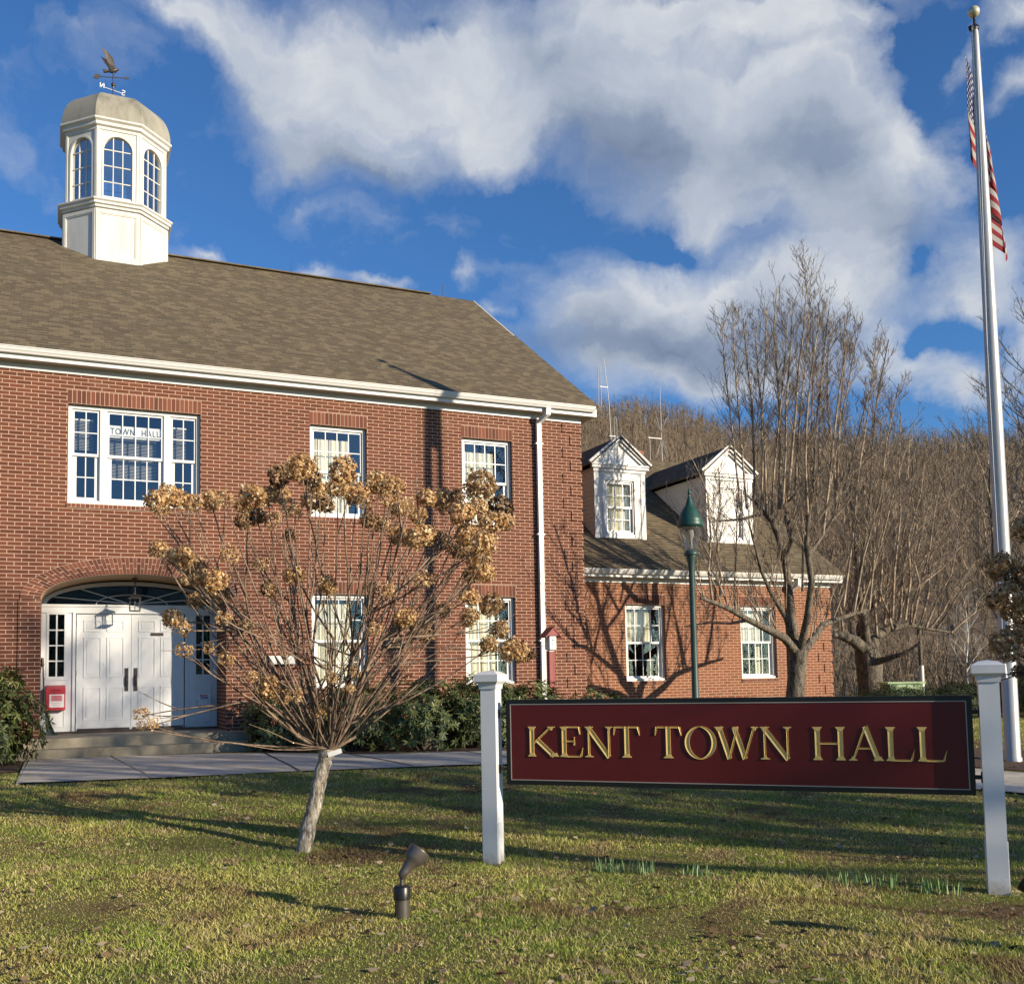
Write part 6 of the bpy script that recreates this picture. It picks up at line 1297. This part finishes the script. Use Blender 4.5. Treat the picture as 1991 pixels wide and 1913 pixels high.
def blobs(lst, vec):
    tot = None
    for a, e, sx, sy, th, w in lst:
        if w == 0: continue
        mp = wn('Mapping', _vector_type='TEXTURE', Vector=vec); mp.inputs['Location'].default_value = (a, e, 0); mp.inputs['Rotation'].default_value = (0,0,th); mp.inputs['Scale'].default_value = (sx*1.35, sy*1.35, 1)
        g_ = wn('TexGradient', _gradient_type='QUADRATIC_SPHERE', Vector=mp.outputs[0]).outputs['Fac']
        v = wm('MULTIPLY', g_, w*1.6); tot = v if tot is None else wm('ADD', tot, v)
    return tot
cov = blobs(CL, wa); hol = blobs(HL, wa); shd = blobs(SH, wa)
n1 = wn('TexNoise', Vector=wn('Mapping', Vector=wa, Scale=(1,1.6,1)).outputs[0], Scale=9., Detail=7., Roughness=.54).outputs['Fac']
n2 = wn('TexNoise', Vector=wa, Scale=26., Detail=8., Roughness=.65).outputs['Fac']
back = wr(wn('TexNoise', Vector=gen, Scale=2.6, Detail=7., Roughness=.6).outputs['Fac'], [(.58,(0,0,0)),(.76,(.5,.5,.5))])
inview = wm('GREATER_THAN', sp.outputs[1], 0.0)
dens = wm('ADD', wm('SUBTRACT', wm('MINIMUM', cov, 1.35), wm('MULTIPLY', hol, .75)), wm('ADD', wm('MULTIPLY', wm('SUBTRACT', n1, .5), 1.05), wm('MULTIPLY', wm('SUBTRACT', n2, .5), .16)))
mask = wr(dens, [(.02,(0,0,0)),(.45,(.48,.48,.48)),(1.0,(1,1,1))], 'LINEAR')
mask = wm('MAXIMUM', wm('MULTIPLY', mask, inview), wm('MULTIPLY', back, wm('SUBTRACT', 1., inview)))
tone = wm('SUBTRACT', wm('ADD', .80, wm('MULTIPLY', wm('SUBTRACT', n1, .5), .8)), wm('MULTIPLY', shd, .46))
ccol = wr(tone, [(0.,(.165,.225,.35)),(.35,(.27,.335,.46)),(.70,(.50,.555,.65)),(1.,(.78,.80,.82))], 'LINEAR')
sk = wn('Mix', _data_type='RGBA', _blend_type='MULTIPLY', i0=1.0, i6=sky.outputs[0], i7=(SKY_R,SKY_G,SKY_B,1)).outputs[2]
cl_ = wn('VectorMath', _operation='MULTIPLY', i0=ccol, i1=(CLOUD,CLOUD,CLOUD)).outputs[0]
fin = wn('Mix', _data_type='RGBA', i0=mask, i6=sk, i7=cl_).outputs[2]
bg = wn('Background', i0=fin, Strength=.065); wo = wn('OutputWorld'); nt.links.new(bg.outputs[0], wo.inputs[0])

cam = bpy.data.cameras.new('camera'); co = bpy.data.objects.new('camera', cam); COL.objects.link(co); sc.camera = co
yaw, pit, rol = rad(24.3587), rad(3.9747), rad(-1.0805)
f = Vector((math.sin(yaw)*math.cos(pit), math.cos(yaw)*math.cos(pit), math.sin(pit))); rr_ = Vector((math.cos(yaw),-math.sin(yaw),0)); u = rr_.cross(f)
R2 = rr_*math.cos(rol)+u*math.sin(rol); U2 = -rr_*math.sin(rol)+u*math.cos(rol)
co.matrix_world = Matrix(((R2.x,U2.x,-f.x,-10.131),(R2.y,U2.y,-f.y,-18.702),(R2.z,U2.z,-f.z,1.5),(0,0,0,1)))
cam.sensor_width = 36; cam.lens = 1960/1991*36; cam.shift_y = (1178.01-956.5)/1991; cam.clip_start = .1; cam.clip_end = 3000
sc.view_settings.view_transform = 'Standard'; sc.view_settings.look = 'None'; sc.view_settings.gamma = 1; sc.view_settings.exposure = 0.60
sc.cycles.max_bounces = 8; sc.cycles.transparent_max_bounces = 16
